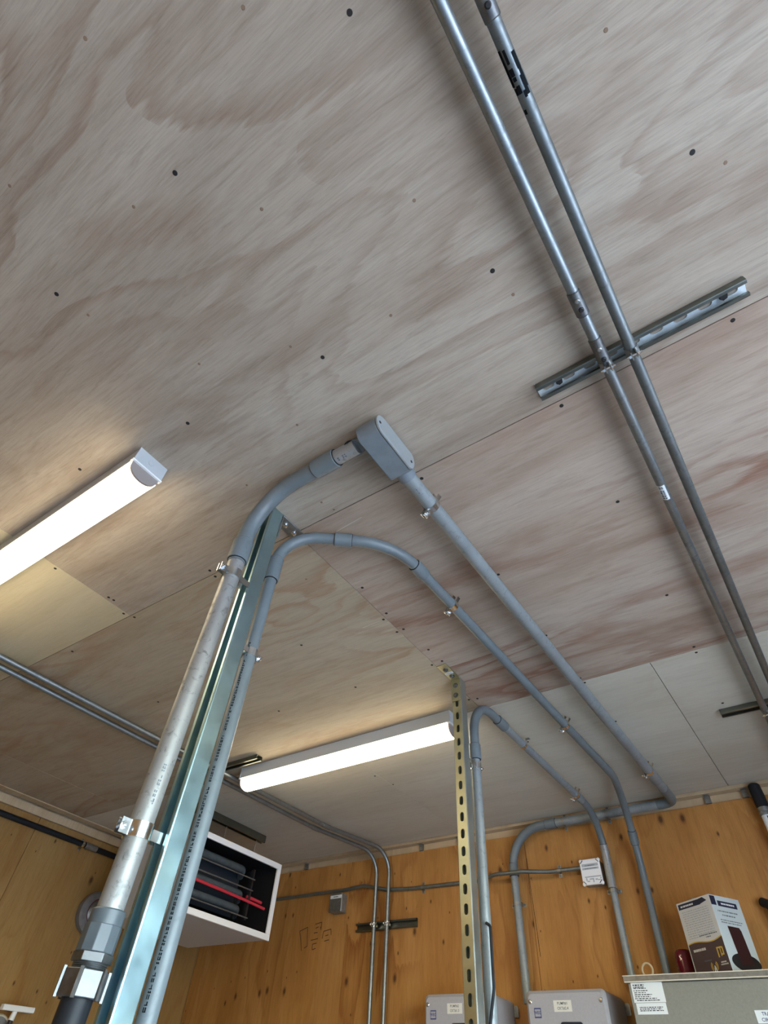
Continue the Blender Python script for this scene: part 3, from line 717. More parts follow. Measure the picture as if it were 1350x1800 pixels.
# conduit body
xb0, xb1, zc = -0.556, -0.492, 1.178
prof = []
hz, yb0, yb1 = 0.031, 0.552, 0.722
for k in range(13):
    a = math.radians(90 + 180 * k / 12); prof.append((yb0 + hz + math.cos(a) * hz, zc + math.sin(a) * hz))
prof += [(yb1 - 0.008, zc - hz), (yb1, zc - hz + 0.009), (yb1, zc + hz - 0.009), (yb1 - 0.008, zc + hz)]
q = MB(); q.prism([(p[0], p[1]) for p in prof], (xb0, 0, 0), Y, Z, X, xb1 - xb0); body = q.build('conduit_body', 'box_grey', A, bevel=0.004)
prof2 = []
yc0, yc1, hr = yb0 - 0.002, yb1 + 0.002, hz + 0.002
for k in range(11): a = math.radians(90 + 180 * k / 10); prof2.append((yc0 + hr + math.cos(a) * hr, zc + math.sin(a) * hr))
for k in range(11): a = math.radians(-90 + 180 * k / 10); prof2.append((yc1 - hr * 0.6 + math.cos(a) * hr * 0.6, zc + math.sin(a) * hr))
q = MB(); q.prism(prof2, (xb1, 0, 0), Y, Z, X, 0.006); cov = q.build('cover_plate', 'cover_grey', body, bevel=0.0012)
for yy in (yc0 + 0.014, yc1 - 0.016):
    k = MB(); k.lathe((xb1 + 0.0058, yy, zc - 0.004), X, [(0.0042, 0), (0.0042, 0.0010), (0.002, 0.0012)], 12); k.build('cover_screw', 'screw_black', body)
q = MB(); q.tube([(xb0 - 0.036, 0.5935, 1.178), (xb0 - 0.036, 0.5935, 1.178), (xb0 + 0.01, 0.593, 1.178)], [rA + 0.001, rA + 0.0055, rA + 0.0055], 24); q.build('hub', 'box_grey', body)
q = MB(); q.tube([(-0.523, yb1 - 0.012, 1.178), (-0.523, yb1 + 0.026, 1.178), (-0.523, yb1 + 0.026, 1.178)], [rA + 0.0045, rA + 0.0045, rA + 0.001], 24); q.build('hub', 'box_grey', body)
k = MB(); k.lathe((-0.522, 0.668, zc - hz + 0.0005), -Z, [(0.006, 0), (0.006, 0.0008), (0.0045, 0.001)], 14); k.build('boss', 'box_grey', body)
# ceiling run and drop to the controller
runA2 = Run(bend([(-0.523, yb1 + 0.01, 1.178), (-0.514, 3.185, 1.183), (-1.425, 3.2, 1.183), (-1.422, 3.205, 0.44)], [0.055, 0.19]))
t1 = runA2.near((-0.515, 3.0, 1.18)); t2 = runA2.near((-0.60, 3.19, 1.18)); t3 = runA2.near((-1.20, 3.19, 1.18)); t4 = runA2.near((-1.424, 3.2, 0.97))
runA2.pipe('straight_pipe', 0, t1, rA, 'pvc_run', A)
runA2.pipe('corner_elbow', t1 - 0.002, t2, rA + 0.001, 'pvc_grey', A)
runA2.sleeve('coupling', runA2.near((-0.516, 2.80, 1.18)) - 0.02, runA2.near((-0.516, 2.80, 1.18)) + 0.10, rA + 0.003, 'pvc_run', A)
runA2.pipe('straight_pipe', t2 - 0.002, t3, rA, 'pvc_run', A)
runA2.pipe('elbow', t3 - 0.002, t4, rA + 0.001, 'pvc_grey', A)
runA2.sleeve('coupling', t3 - 0.055, t3 + 0.005, rA + 0.004, 'pvc_grey', A)
runA2.sleeve('coupling', t4 - 0.045, t4 + 0.012, rA + 0.004, 'pvc_grey', A)
runA2.pipe('straight_pipe', t4, runA2.L, rA - 0.001, 'pvc_run', A)
runA2.lettering('print_shade_marks', 0.035, 0.07, rA, DN, A, ang=-12, h=10)
hanger(runA2, runA2.near((-0.52, 0.868, 1.18)), rA, Z, A)
hanger(runA2, runA2.near((-0.516, 2.77, 1.18)), rA, Z, A)
for x in (-0.86, -1.10): strap(runA2, runA2.near((x, 3.19, 1.18)), rA, Y, A, 'steel_dull')
strap(runA2, runA2.near((-1.424, 3.2, 0.83)), rA, Y, A, 'steel_dull')

# run B: thinner conduit behind the blue post, double bend, ceiling run, drop into the panel
rB = 0.0167
runB = Run(bend([(-0.957, 0.731, -CH + 0.02), (-0.963, 0.734, 1.176), (-0.699, 0.945, 1.183), (-0.675, 2.771, 1.183), (-0.751, 3.2, 1.165), (-0.764, 3.21, 0.4792)], [0.115, 0.25, 0.39, 0.33]))
B = thing('conduit_run', 'thinner grey conduit with an S-bend beside the near post', 'conduit', (-0.957, 0.731, -CH), 'grey conduit runs')
b1 = runB.near((-0.96, 0.733, 1.03)); b2 = runB.near((-0.820, 0.850, 1.18)); b3 = runB.near((-0.697, 1.066, 1.183)); b4 = runB.near((-0.680, 2.65, 1.183)); b5 = runB.near((-0.752, 3.2, 1.08))
runB.pipe('straight_pipe', 0, b1, rB, 'pvc_grey', B)
runB.pipe('elbow', b1 - 0.005, b2, rB + 0.0007, 'pvc_grey', B)
runB.pipe('elbow', b2 - 0.001, b3, rB + 0.0007, 'pvc_grey', B)
runB.pipe('straight_pipe', b3 - 0.001, b4, rB, 'pvc_grey', B)
runB.pipe('elbow', b4 - 0.001, b5, rB + 0.0005, 'pvc_grey', B)
runB.pipe('straight_pipe', b5 - 0.001, runB.L, rB, 'pvc_grey', B)
runB.sleeve('coupling', b1 - 0.035, b1 + 0.045, rB + 0.0048, 'pvc_grey', B)
runB.sleeve('coupling', b2 - 0.03, b2 + 0.022, rB + 0.0048, 'pvc_grey', B)
runB.sleeve('coupling', b3 - 0.01, b3 + 0.045, rB + 0.0048, 'pvc_grey', B)
runB.sleeve('coupling', b5 - 0.03, b5 + 0.03, rB + 0.0048, 'pvc_grey', B)
runB.lettering('print_shade_marks', b1 + 0.07, b2 - 0.06, rB + 0.0007, DN - Y * 0.3, B, ang=35, h=16)
runB.lettering('print_shade_marks', runB.near((-0.957, 0.731, 0.1)), runB.near((-0.957, 0.731, 0.78)), rB, X, B, ang=-62, h=18, mat='ink', dens=0.9)  # dark strokes paint the shadow between post and pipe, not print
strut_clamp(runB, runB.near((-0.957, 0.731, 0.757)), rB, -Y, B, reach=0.012, half=0.010, long_ear=False)
hanger(runB, runB.near((-0.69, 1.285, 1.183)), rB, Z, B)
hanger(runB, runB.near((-0.683, 2.205, 1.183)), rB, Z, B)

# run C: hooked conduit at the slotted post
rC = 0.0167
runC = Run(bend([(-0.930, 1.826, -CH + 0.02), (-0.912, 1.816, 1.183), (-0.903, 3.19, 1.176), (-0.915, 3.205, 0.95), (-0.917, 3.21, 0.4792)], [0.165, 0.22, 0.3]))
Cc = thing('conduit_run', 'grey conduit hooked over from behind the slotted post to the back wall', 'conduit', (-0.93, 1.826, -CH), 'grey conduit runs')
c1 = runC.near((-0.92, 1.82, 0.975)); c2 = runC.near((-0.91, 2.045, 1.183)); c3 = runC.near((-0.906, 2.94, 1.18)); c4 = runC.near((-0.915, 3.2, 1.03))
runC.pipe('straight_pipe', 0, c1, rC, 'pvc_run', Cc)
runC.pipe('elbow', c1 - 0.002, c2, rC + 0.001, 'pvc_grey', Cc)
runC.sleeve('coupling', c1 - 0.05, c1 + 0.005, rC + 0.005, 'pvc_grey', Cc)
runC.sleeve('coupling', c2 - 0.01, c2 + 0.06, rC + 0.005, 'pvc_grey', Cc)
runC.pipe('straight_pipe', c2, c3, rC, 'pvc_run', Cc)
runC.pipe('elbow', c3 - 0.002, c4, rC + 0.001, 'pvc_grey', Cc)
runC.pipe('straight_pipe', c4 - 0.002, runC.L, rC, 'pvc_run', Cc)
runC.sleeve('coupling', c3 - 0.05, c3 + 0.01, rC + 0.003, 'pvc_run', Cc)
runC.sleeve('coupling', c4 - 0.02, c4 + 0.17, rC + 0.0035, 'pvc_pale', Cc)
strut_clamp(runC, runC.near((-0.93, 1.826, 0.90)), rC, -Y, Cc, reach=0.03, half=0.012, long_ear=False)
hanger(runC, runC.near((-0.906, 2.87, 1.18)), rC, Z, Cc)
strap(runC, runC.near((-0.912, 2.28, 1.18)), rC, Z, Cc)
strap(runC, runC.near((-0.916, 3.2, 0.845)), rC, Y, Cc, 'steel_dull')
k = MB(); k.tube(bend([(-0.905, 1.80, 0.43), (-0.888, 1.79, 0.42), (-0.890, 1.79, 0.28), (-0.91, 1.79, 0.2)], [0.012, 0.05]), 0.0042, 10)
tag(k.build('black_cable', 'rubber_black'), 'short black cable looping out of the slotted post low down', 'cable')

# ================================================================== steel conduits
rE = 0.0118
def coupling_emt(run, t, par, L=0.062, side=DN, n=2, r=rE):
    c = run.sleeve('coupling', t - L / 2, t + L / 2, r + 0.0022, 'steel_nut', par)
    for k in range(n):
        tt = t + (k - (n - 1) / 2) * L * 0.36; d, nn, w_ = run.frame(tt, side)
        s = MB(); s.lathe(run.at(tt) + nn * (r + 0.0015), nn, [(0.0058, 0), (0.0055, 0.003), (0.0035, 0.0045)], 12); s.box(0, 0, 0, 0, 0, 0) if False else None
        s.build('set_screw', 'black_paint' if k % 2 else 'steel_dull', c)
    return c
runE1 = Run(bend([(0.032, -0.75, 1.1865), (0.031, 3.16, 1.1865), (0.031, 3.215, 1.10), (0.031, 3.215, 0.55)], [0.06, 0.06]))
E1 = thing('steel_conduit', 'left one of two parallel steel conduits crossing the top right ceiling', 'conduit', (0.031, 1.2, 1.17), 'steel conduits on the ceiling')
runE1.pipe('tube', 0, runE1.L, rE, 'galvanised', E1)
for y in (0.555, 0.683): coupling_emt(runE1, runE1.near((0.031, y, 1.1865)), E1, 0.058 if y < 0.6 else 0.075)
s0 = runE1.near((0.031, 1.155, 1.1865)); q = MB(); runE1.patch(s0 - 0.028, s0 + 0.028, -55, 55, rE + 0.0004, DN - X * 0.5, q, 8, 2); lb = q.build('sticker', 'label_white', E1)
runE1.lettering('small_print', s0 - 0.024, s0 + 0.024, rE + 0.0006, DN - X * 0.5, lb, ang=0, h=50, mat='ink_soft')
for y in (0.7205, 2.466): strut_clamp(runE1, runE1.near((0.031, y, 1.1865)), rE, Z, E1, 'steel_dull', reach=0.0, half=0.011, long_ear=False)
runE2 = Run(bend([(0.092, -0.75, 1.1865), (0.088, 3.16, 1.1865), (0.088, 3.215, 1.10), (0.088, 3.215, 0.55)], [0.06, 0.06]))
E2 = thing('steel_conduit', 'right one of two parallel steel conduits, printed with black lettering', 'conduit', (0.09, 1.2, 1.17), 'steel conduits on the ceiling')
runE2.pipe('tube', 0, runE2.L, rE + 0.0003, 'emt_dull', E2)
coupling_emt(runE2, runE2.near((0.091, 0.020, 1.1865)), E2, 0.065)
s0 = runE2.near((0.091, 0.125, 1.1865)); q = MB()
for (a0, a1, b0, b1) in ((-0.030, -0.012, 52, 72), (-0.012, 0.022, 52, 74), (-0.028, -0.008, 20, 32), (-0.002, 0.009, 18, 40), (0.010, 0.016, 20, 38), (0.022, 0.034, 18, 36), (0.024, 0.034, 44, 60), (-0.020, 0.004, -42, -14), (0.004, 0.030, -40, -18), (0.012, 0.040, -30, -8), (0.032, 0.042, -6, 8), (0.056, 0.063, 40, 56)):
    runE2.patch(s0 + a0 * 1.1, s0 + a1 * 1.1, b0 * 1.15 - 20, b1 * 1.25 - 16, rE + 0.0008, DN - X * 0.2 - Y * 0.1, q, 3, 1)
q.build('print_shade_marks', 'ink', E2)['kind'] = 'stuff'
for y in (0.7205, 2.466): strut_clamp(runE2, runE2.near((0.089, y, 1.1865)), rE, Z, E2, 'steel_dull', reach=0.0, half=0.011, long_ear=False)

runL1 = Run(bend([(-2.445, 0.10, 1.1865), (-2.372, 2.70, 1.1865), (-2.255, 3.205, 1.183), (-2.246, 3.212, -CH + 0.05)], [0.5, 0.13]))
L1 = thing('steel_conduit', 'right one of a steel conduit pair bending from ceiling down the back wall', 'conduit', (-2.25, 3.21, -CH), 'steel conduit pair on the left')
runL1.pipe('tube', 0, runL1.L, rE, 'galvanised', L1)
runL2 = Run(bend([(-2.520, 0.10, 1.1865), (-2.455, 2.68, 1.1865), (-2.350, 3.205, 1.18), (-2.332, 3.212, -CH + 0.05)], [0.5, 0.13]))
L2 = thing('steel_conduit', 'left one of a steel conduit pair bending from ceiling down the back wall', 'conduit', (-2.34, 3.21, -CH), 'steel conduit pair on the left')
runL2.pipe('tube', 0, runL2.L, rE, 'galvanised', L2)
for rn, par, x in ((runL1, L1, -2.25), (runL2, L2, -2.34)):
    rn_t = rn.near((x, 3.21, 0.808)); strut_clamp(rn, rn_t, rE, Y, par, 'bright_steel', reach=0.0, half=0.011, long_ear=False)
    tt = rn.near((x - 0.12, 2.70, 1.1865)); rn.sleeve('coupling', tt - 0.03, tt + 0.03, rE + 0.002, 'galvanised', par)
    strut_clamp(rn, rn.near((x - 0.15, 1.866, 1.1865)), rE, Z, par, 'steel_dull', half=0.011, long_ear=False)

rH = 0.0095
runH = Run(bend([(-3.70, 3.235, 1.015), (-2.62, 3.235, 1.015), (-2.45, 3.222, 1.020), (-2.28, 3.235, 0.985), (-2.10, 3.237, 0.975), (-1.66, 3.237, 0.970), (-1.52, 3.165, 0.968), (-1.36, 3.165, 0.965), (-1.22, 3.20, 0.958), (-1.03, 3.205, 0.958)], [0.3, 0.15, 0.15, 0.3, 0.15, 0.10, 0.10, 0.15]))
Hc = thing('steel_conduit', 'thin steel conduit running level along the back wall to the white box', 'conduit', (-2.3, 3.23, 0.98))
runH.pipe('tube', 0, runH.L - 0.012, rH, 'emt_dull', Hc)
for x, z_ in ((-2.03, 0.975), (-1.17, 0.968)): strap(runH, runH.near((x, 3.22, z_)), rH, Y, Hc, 'steel_dull')

# ================================================================== small boxes on the back wall
jb = thing('junction_box', 'small grey junction box with a white label strip on the back wall', 'junction box', (-2.65, 3.22, 0.89))
q = MB(); q.rbox((-2.650, BWY - 0.027, 0.942), X, Z, -Y, 0.047, 0.050, 0.0265, 0.006); q.build('box', 'jb_grey', jb)
q = MB(); q.rbox((-2.650, BWY - 0.055, 0.942), X, Z, -Y, 0.048, 0.051, 0.0012, 0.006); lid = q.build('cover', 'steel_dull', jb)
for (sx, sz) in ((-1, 1), (1, 1), (-1, -1), (1, -1)):
    k = MB(); k.lathe((-2.650 + sx * 0.039, BWY - 0.0562, 0.942 + sz * 0.042), -Y, [(0.0035, 0), (0.0028, 0.0015)], 10); k.build('cover_screw', 'bright_steel', lid)
q = MB(); q.obox((-2.648, BWY - 0.0566, 0.971), X, Z, Y, 0.044, 0.0085, 0.0004); lb = q.build('label_strip', 'label_white', lid)
print_lines('small_print', (-2.648, BWY - 0.0572, 0.971), X, Z, 0.05, [(0, 0.0055, 0.12, 0.85)], lb, 'ink_soft', 3)

wb = thing('control_box', 'small white control box with screw lugs on the back wall', 'control box', (-1.002, 3.2, 0.875))
q = MB(); q.rbox((-1.002, BWY - 0.024, 0.934), X, Z, -Y, 0.049, 0.053, 0.0235, 0.010); q.build('base', 'jb_grey', wb)
oct_ = [(-0.036, 0.056), (0.036, 0.056), (0.051, 0.041), (0.051, -0.041), (0.036, -0.056), (-0.036, -0.056), (-0.051, -0.041), (-0.051, 0.041)]
q = MB(); q.prism(oct_, (-1.002, BWY - 0.0475, 0.934), X, Z, -Y, 0.010); lid = q.build('lid', 'white_paint', wb, bevel=0.0015)
for (sx, sz) in ((-1, 1), (1, 1), (-1, -1), (1, -1)):
    k = MB(); k.lathe((-1.002 + sx * 0.046, BWY - 0.047, 0.934 + sz * 0.050), -Y, [(0.0085, 0), (0.0085, 0.007), (0.006, 0.008)], 16); lug = k.build('screw_lug', 'white_paint', lid)
    a = Vector((sx, 0, -sz)).normalized(); k = MB(); k.obox(Vector((-1.002 + sx * 0.0405, BWY - 0.0552, 0.934 + sz * 0.0455)), a.cross(Y), a, Y, 0.0015, 0.0095, 0.003); k.build('lug_slot', 'ink', lid)
fy = BWY - 0.0577
q = MB(); q.obox((-1.002, fy, 0.963), X, Z, Y, 0.042, 0.0065, 0.0003); q.obox((-1.002, fy, 0.948), X, Z, Y, 0.042, 0.0045, 0.0003); lb = q.build('grey_bars', 'display_pale', lid)
print_lines('small_print', (-1.002, fy - 0.0003, 0.9615), X, Z, 0.084, [(0, 0.004, 0.2, 0.8), (-0.0135, 0.003, 0.15, 0.9)], lb, 'ink_soft', 8)
q = MB(); q.obox((-0.996, fy, 0.912), X, Z, Y, 0.041, 0.0025, 0.0003)
for (x, z_, a, b) in ((-1.030, 0.902, 0.003, 0.006), (-1.022, 0.893, 0.007, 0.0025), (-1.005, 0.902, 0.010, 0.0025), (-0.996, 0.896, 0.003, 0.009), (-0.980, 0.899, 0.006, 0.003), (-0.967, 0.896, 0.007, 0.0022), (-0.958, 0.903, 0.003, 0.004)):
    q.obox((x, fy, z_), X, Z, Y, a, b, 0.0003)
q.build('diagram', 'display_pale', lid)['kind'] = 'stuff'

# ================================================================== pump controllers, panel
def controller(xc, word, ckt, label):
    t = thing('pump_controller', label, 'control enclosure', (xc, 3.13, -0.35), 'grey pump controllers')
    yf, zt, zb, hw = 3.012, 0.459, -0.30, 0.181
    q = MB(); q.rbox((xc, (yf + 3.245) / 2, (zt + zb) / 2), X, Z, -Y, hw, (zt - zb) / 2, (3.245 - yf) / 2, 0.020, 5); body = q.build('enclosure', 'enclosure_grey', t)
    for sx in (-1, 1):
        k = MB(); k.lathe((xc + sx * (hw - 0.022), yf + 0.001, zt - 0.038), -Y, [(0.0085, 0), (0.0085, 0.004), (0.006, 0.0065), (0.002, 0.007)], 14); k.build('cover_screw', 'bright_steel', body)
        pts = [(-0.012, -0.03), (0.012, -0.03), (0.012, 0.004), (0.006, 0.012), (-0.006, 0.012), (-0.012, 0.004)]
        k = MB(); k.prism(pts, (xc + sx * (hw + 0.012), 3.243, zt - 0.03), X, Z, -Y, 0.003); ear = k.build('mounting_ear', 'steel_dull', body)
    # maker's mark: white letters in a blue square
    mx, mz = xc - hw + 0.052, zt - 0.075
    q = MB(); q.obox((mx, yf - 0.0004, mz), X, Z, Y, 0.0155, 0.0165, 0.0005); q.cm = 0; lg = q.build('maker_mark', 'ink_blue', body)
    q = MB(); q.obox((mx, yf - 0.0010, mz), X, Z, Y, 0.0128, 0.0120, 0.0003); ins = q.build('mark_field', 'enclosure_grey', lg)
    text('mark_letters', 'WEG', (mx, yf - 0.0016, mz), X, Z, 0.0105, 'ink_blue', lg, bold=0.02)
    lx, lz = xc - 0.012, zt - 0.054
    q = MB(); q.obox((lx, yf - 0.0004, lz), X, Z, Y, 0.040, 0.0185, 0.0005); lb = q.build('name_label', 'label_cream', body)
    text('label_text', word, (lx, yf - 0.0012, lz + 0.008), X, Z, 0.0095, 'ink_soft', lb, bold=0.01)
    text('label_text', ckt, (lx, yf - 0.0012, lz - 0.008), X, Z, 0.0095, 'ink_soft', lb, bold=0.01)
    dx, dz = xc + 0.018, zt - 0.175
    q = MB(); q.rbox((dx, yf - 0.003, dz), X, Z, -Y, 0.047, 0.070, 0.005, 0.008); dp = q.build('keypad', 'display_black', body)
    q = MB(); q.rbox((dx, yf - 0.0088, dz - 0.006), X, Z, -Y, 0.033, 0.050, 0.001, 0.004); sc = q.build('screen', 'display_pale', dp)
    q = MB(); q.obox((dx, yf - 0.0102, dz + 0.036), X, Z, Y, 0.0045, 0.0045, 0.0003); q.build('icon', 'ink', sc)
    print_lines('small_print', (dx, yf - 0.0103, dz + 0.020), X, Z, 0.055, [(0, 0.004, 0.05, 0.95), (-0.012, 0.003, 0.1, 0.8)], sc, 'ink', 12)
    return t
controller(-1.696, 'PUMP#2', 'CKT#1.3', 'grey pump controller partly hidden behind the slotted post')
controller(-1.166, 'PUMP#1', 'CKT#2.4', 'grey pump controller next to the olive panel')

tp = thing('electrical_panel', 'large olive-grey electrical panel in the bottom right corner', 'electrical panel', (-0.45, 3.08, -0.5))
yf = 2.912
q = MB(); q.box(-0.855, 0.05, yf + 0.006, 3.246, -0.45, 0.456); body = q.build('enclosure', 'panel_olive', tp, bevel=0.003)
q = MB(); q.box(-0.866, 0.061, yf - 0.006, 3.247, 0.4605, 0.4775); q.build('lid', 'steel_dull', tp, bevel=0.001)
q = MB(); q.box(-0.867, 0.062, yf - 0.0075, yf + 0.004, 0.4755, 0.4785); q.box(-0.864, 0.059, yf - 0.0075, yf + 0.004, 0.4565, 0.4603); q.build('edge_trim', 'panel_edge', tp)
F = yf + 0.0055
q = MB(); q.obox((-0.7835, F, 0.4265), X, Z, Y, 0.0605, 0.030, 0.0006); lb = q.build('rating_label', 'label_white', body)
print_lines('small_print', (-0.7835, F - 0.0004, 0.4265), X, Z, 0.121, [(0.0225, 0.0036, 0.06, 0.42), (0.0165, 0.0028, 0.06, 0.40), (0.0125, 0.0024, 0.06, 0.46), (0.0055, 0.0024, 0.05, 0.5), (-0.0005, 0.0022, 0.06, 0.44), (-0.0065, 0.0026, 0.06, 0.62), (-0.0125, 0.0024, 0.06, 0.56), (-0.018, 0.0024, 0.05, 0.74), (-0.0235, 0.0024, 0.1, 0.82)], lb, 'ink', 21)
q = MB(); q.obox((-0.7825, F, 0.3785), X, Z, Y, 0.0565, 0.0165, 0.0006); lb = q.build('warning_label', 'label_white', body)
print_lines('small_print', (-0.7825, F - 0.0004, 0.3785), X, Z, 0.113, [(0.004, 0.0024, 0.1, 0.88), (-0.001, 0.0024, 0.1, 0.84), (-0.006, 0.0024, 0.1, 0.88)], lb, 'ink', 31)
q = MB(); q.obox((-0.359, F, 0.3515), X, Z, Y, 0.068, 0.0175, 0.0006); lb = q.build('circuit_label', 'label_white', body)
text('label_text', 'TRANSFORMER', (-0.359, F - 0.0004, 0.3585), X, Z, 0.0098, 'ink_blue', lb, bold=0.015)
text('label_text', 'CIRCUIT', (-0.386, F - 0.0004, 0.3430), X, Z, 0.0098, 'ink_blue', lb, bold=0.015)

# ---------------- things on the panel
ztop = 0.4785
ct = thing('carton', 'white product carton standing on the olive panel', 'box', (-0.48, 3.08, ztop))
e1 = Vector((0.158, -0.105, 0)).normalized(); e2 = Vector((0.105, 0.158, 0)).normalized()
cor = Vector((-0.460, 2.955, ztop)); W1, W2, HH = 0.188, 0.156, 0.256
cen = cor - e1 * (W1 / 2) + e2 * (W2 / 2) + Z * (HH / 2)
q = MB(); q.obox(cen, e1, e2, Z, W1 / 2, W2 / 2, HH / 2); bodyc = q.build('carton_body', 'carton_white', ct, bevel=0.001)
n1 = -e2; n2 = e1
def face1(u, v, lift=0.0006): return cor - e1 * W1 + e1 * (u * W1) + Z * (v * HH) + n1 * lift      # left face, u from the left edge
def face2(u, v, lift=0.0006): return cor + e2 * (u * W2) + Z * (v * HH) + n2 * lift               # right face
def quad(mbx, fn, u0, u1, v0, v1, lift=0.0006): mbx.add([fn(u0, v0, lift), fn(u1, v0, lift), fn(u1, v1, lift), fn(u0, v1, lift)], [(0, 1, 2, 3)])
q = MB(); top = [(k / 16, 0.42 + 0.022 * math.sin(k / 16 * 6.0 + 0.4) + 0.03 * (k / 16) ** 2) for k in range(17)]
q.add([face1(0.03, 0)] + [face1(0.03 + 0.97 * u, v) for u, v in top] + [face1(1, 0)], [tuple(range(19))]); q.build('printed_panel', 'carton_brown', bodyc)
q = MB(); vs = []
for u, v in top: vs += [face1(0.03 + 0.97 * u, v, 0.0008), face1(0.03 + 0.97 * u, v + 0.014, 0.0008)]
q.add(vs, [(2 * k, 2 * k + 2, 2 * k + 3, 2 * k + 1) for k in range(16)]); q.build('printed_line', 'yellow_ink', bodyc)
q = MB(); quad(q, face1, 0.04, 0.70, 0.90, 0.975); quad(q, face2, 0.10, 0.95, 0.84, 0.93) if False else None
q.add([face1(0.66, 0.90), face1(0.90, 0.93), face1(0.80, 0.985), face1(0.66, 0.975)], [(0, 1, 2, 3)]); q.build('title_bar', 'navy_ink', bodyc)
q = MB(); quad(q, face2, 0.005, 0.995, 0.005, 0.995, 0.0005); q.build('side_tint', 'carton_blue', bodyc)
q = MB(); quad(q, face2, 0.22, 0.86, 0.855, 0.93, 0.001); quad(q, face2, 0.0, 0.17, 0.86, 0.985, 0.001); q.build('title_bar', 'navy_ink', bodyc)
print_lines('small_print', face1(0.36, 0.935), e1, Z, W1 * 0.55, [(0, 0.006, 0.05, 0.75)], bodyc, 'label_white', 2, 0.0008)
print_lines('small_print', face2(0.55, 0.893, 0.001), e2, Z, W2 * 0.5, [(0, 0.006, 0.05, 0.95)], bodyc, 'label_white', 5, 0.0008)
print_lines('small_print', face1(0.5, 0.66), e1, Z, W1 * 0.86, [(0.050 - 0.0075 * k, 0.0028, 0.04 + 0.02 * (k % 2), 0.95 if k < 12 else 0.5) for k in range(13)], bodyc, 'display_pale', 9, 0.0003)
print_lines('small_print', face1(0.66, 0.512), e1, Z, W1 * 0.5, [(0, 0.0035, 0.0, 1.0), (-0.008, 0.003, 0.35, 0.62)], bodyc, 'ink_soft', 10, 0.0003)
print_lines('small_print', face2(0.5, 0.74, 0.001), e2, Z, W2 * 0.72, [(0.012, 0.004, 0.0, 0.9), (-0.001, 0.004, 0.15, 0.75), (-0.018, 0.003, 0.0, 1.0), (-0.026, 0.003, 0.0, 0.9)], bodyc, 'ink_soft', 14, 0.0004)
print_lines('small_print', face1(0.33, 0.345), e1, Z, W1 * 0.4, [(0, 0.008, 0.0, 0.9)], bodyc, 'label_cream', 15, 0.0008)
print_lines('small_print', face1(0.45, 0.20), e1, Z, W1 * 0.2, [(0, 0.004, 0.0, 1.0)], bodyc, 'ink_soft', 16, 0.0008)
print_lines('small_print', face1(0.86, 0.15), e1, Z, W1 * 0.2, [(0, 0.004, 0.1, 0.8), (-0.007, 0.004, 0.0, 1.0)], bodyc, 'label_cream', 17, 0.0008)
q = MB()
for (u0, u1, v0, v1) in ((0.76, 0.79, 0.21, 0.33), (0.76, 0.90, 0.315, 0.335), (0.84, 0.865, 0.22, 0.335), (0.84, 0.93, 0.23, 0.25), (0.90, 0.93, 0.23, 0.33)): quad(q, face1, u0, u1, v0, v1, 0.0009)
for s in (-1, 1):
    for R in (0.05, 0.08):
        for k in range(6):
            a0 = math.radians(-50 + 100 * k / 6); a1 = math.radians(-50 + 100 * (k + 1) / 6)
            f = lambda a, rr: face1(0.58 + s * rr * math.cos(a), 0.12 + rr * 0.75 * math.sin(a), 0.0009)
            q.add([f(a0, R), f(a1, R), f(a1, R + 0.016), f(a0, R + 0.016)], [(0, 1, 2, 3)])
q.build('printed_icon', 'yellow_ink', bodyc)['kind'] = 'stuff'
q = MB(); q.add([face1(0.575, 0.13, 0.0009), face1(0.595, 0.13, 0.0009), face1(0.65, 0.0, 0.0009), face1(0.62, 0.0, 0.0009)], [(0, 1, 2, 3)]); q.add([face1(0.575, 0.13, 0.0009), face1(0.585, 0.09, 0.0009), face1(0.55, 0.0, 0.0009), face1(0.52, 0.0, 0.0009)], [(0, 1, 2, 3)]); q.build('printed_icon', 'label_white', bodyc)['kind'] = 'stuff'
q = MB(); q.add([face2(u, v, 0.0012) for u, v in ((0.30, 0.60), (0.68, 0.60), (0.72, 0.56), (0.78, 0.14), (0.36, 0.12))], [(0, 1, 2, 3, 4)]); q.build('printed_antenna', 'maroon_dark', bodyc)
q = MB(); q.add([face2(0.54 + 0.46 * math.cos(a) , 0.155 + 0.115 * math.sin(a), 0.0011) for a in [2 * math.pi * k / 28 for k in range(28)]], [tuple(range(28))]); q.build('printed_antenna_base', 'black_paint', bodyc)
q = MB(); q.add([cor - e1 * W1 + Z * (HH - 0.002), cor - e1 * (W1 * 0.4) + Z * (HH + 0.001), cor - e1 * (W1 * 0.42) + Z * (HH + 0.004) - e2 * 0.0, cor - e1 * (W1 + 0.028) + e2 * 0.02 + Z * (HH - 0.004)], [(0, 1, 2, 3)])
q.build('flap', 'carton_white', bodyc)

bc = thing('beacon', 'red beacon light on the panel beside the carton', 'beacon', (-0.662, 3.150, ztop))
q = MB(); q.lathe((-0.662, 3.150, ztop), Z, [(0.042, 0), (0.042, 0.012), (0.040, 0.014)], 24); q.build('base', 'black_paint', bc)
q = MB(); prof = [(0.037, 0.014), (0.0385, 0.02)]
for k in range(5): prof += [(0.0385, 0.024 + k * 0.012), (0.0368, 0.030 + k * 0.012)]
prof += [(0.037, 0.090), (0.034, 0.106), (0.026, 0.114), (0.0, 0.116)]
q.lathe((-0.662, 3.150, ztop), Z, prof, 28); q.build('dome', 'red_lens', bc)
q = MB(); q.torus((-0.783, 2.985, ztop + 0.0265), (Y + X * 0.2).normalized(), 0.0225, 0.004, 28, 10)
tag(q.build('cable_ring', 'tan_cable'), 'small loop of tan cable standing on the olive panel', 'cable')

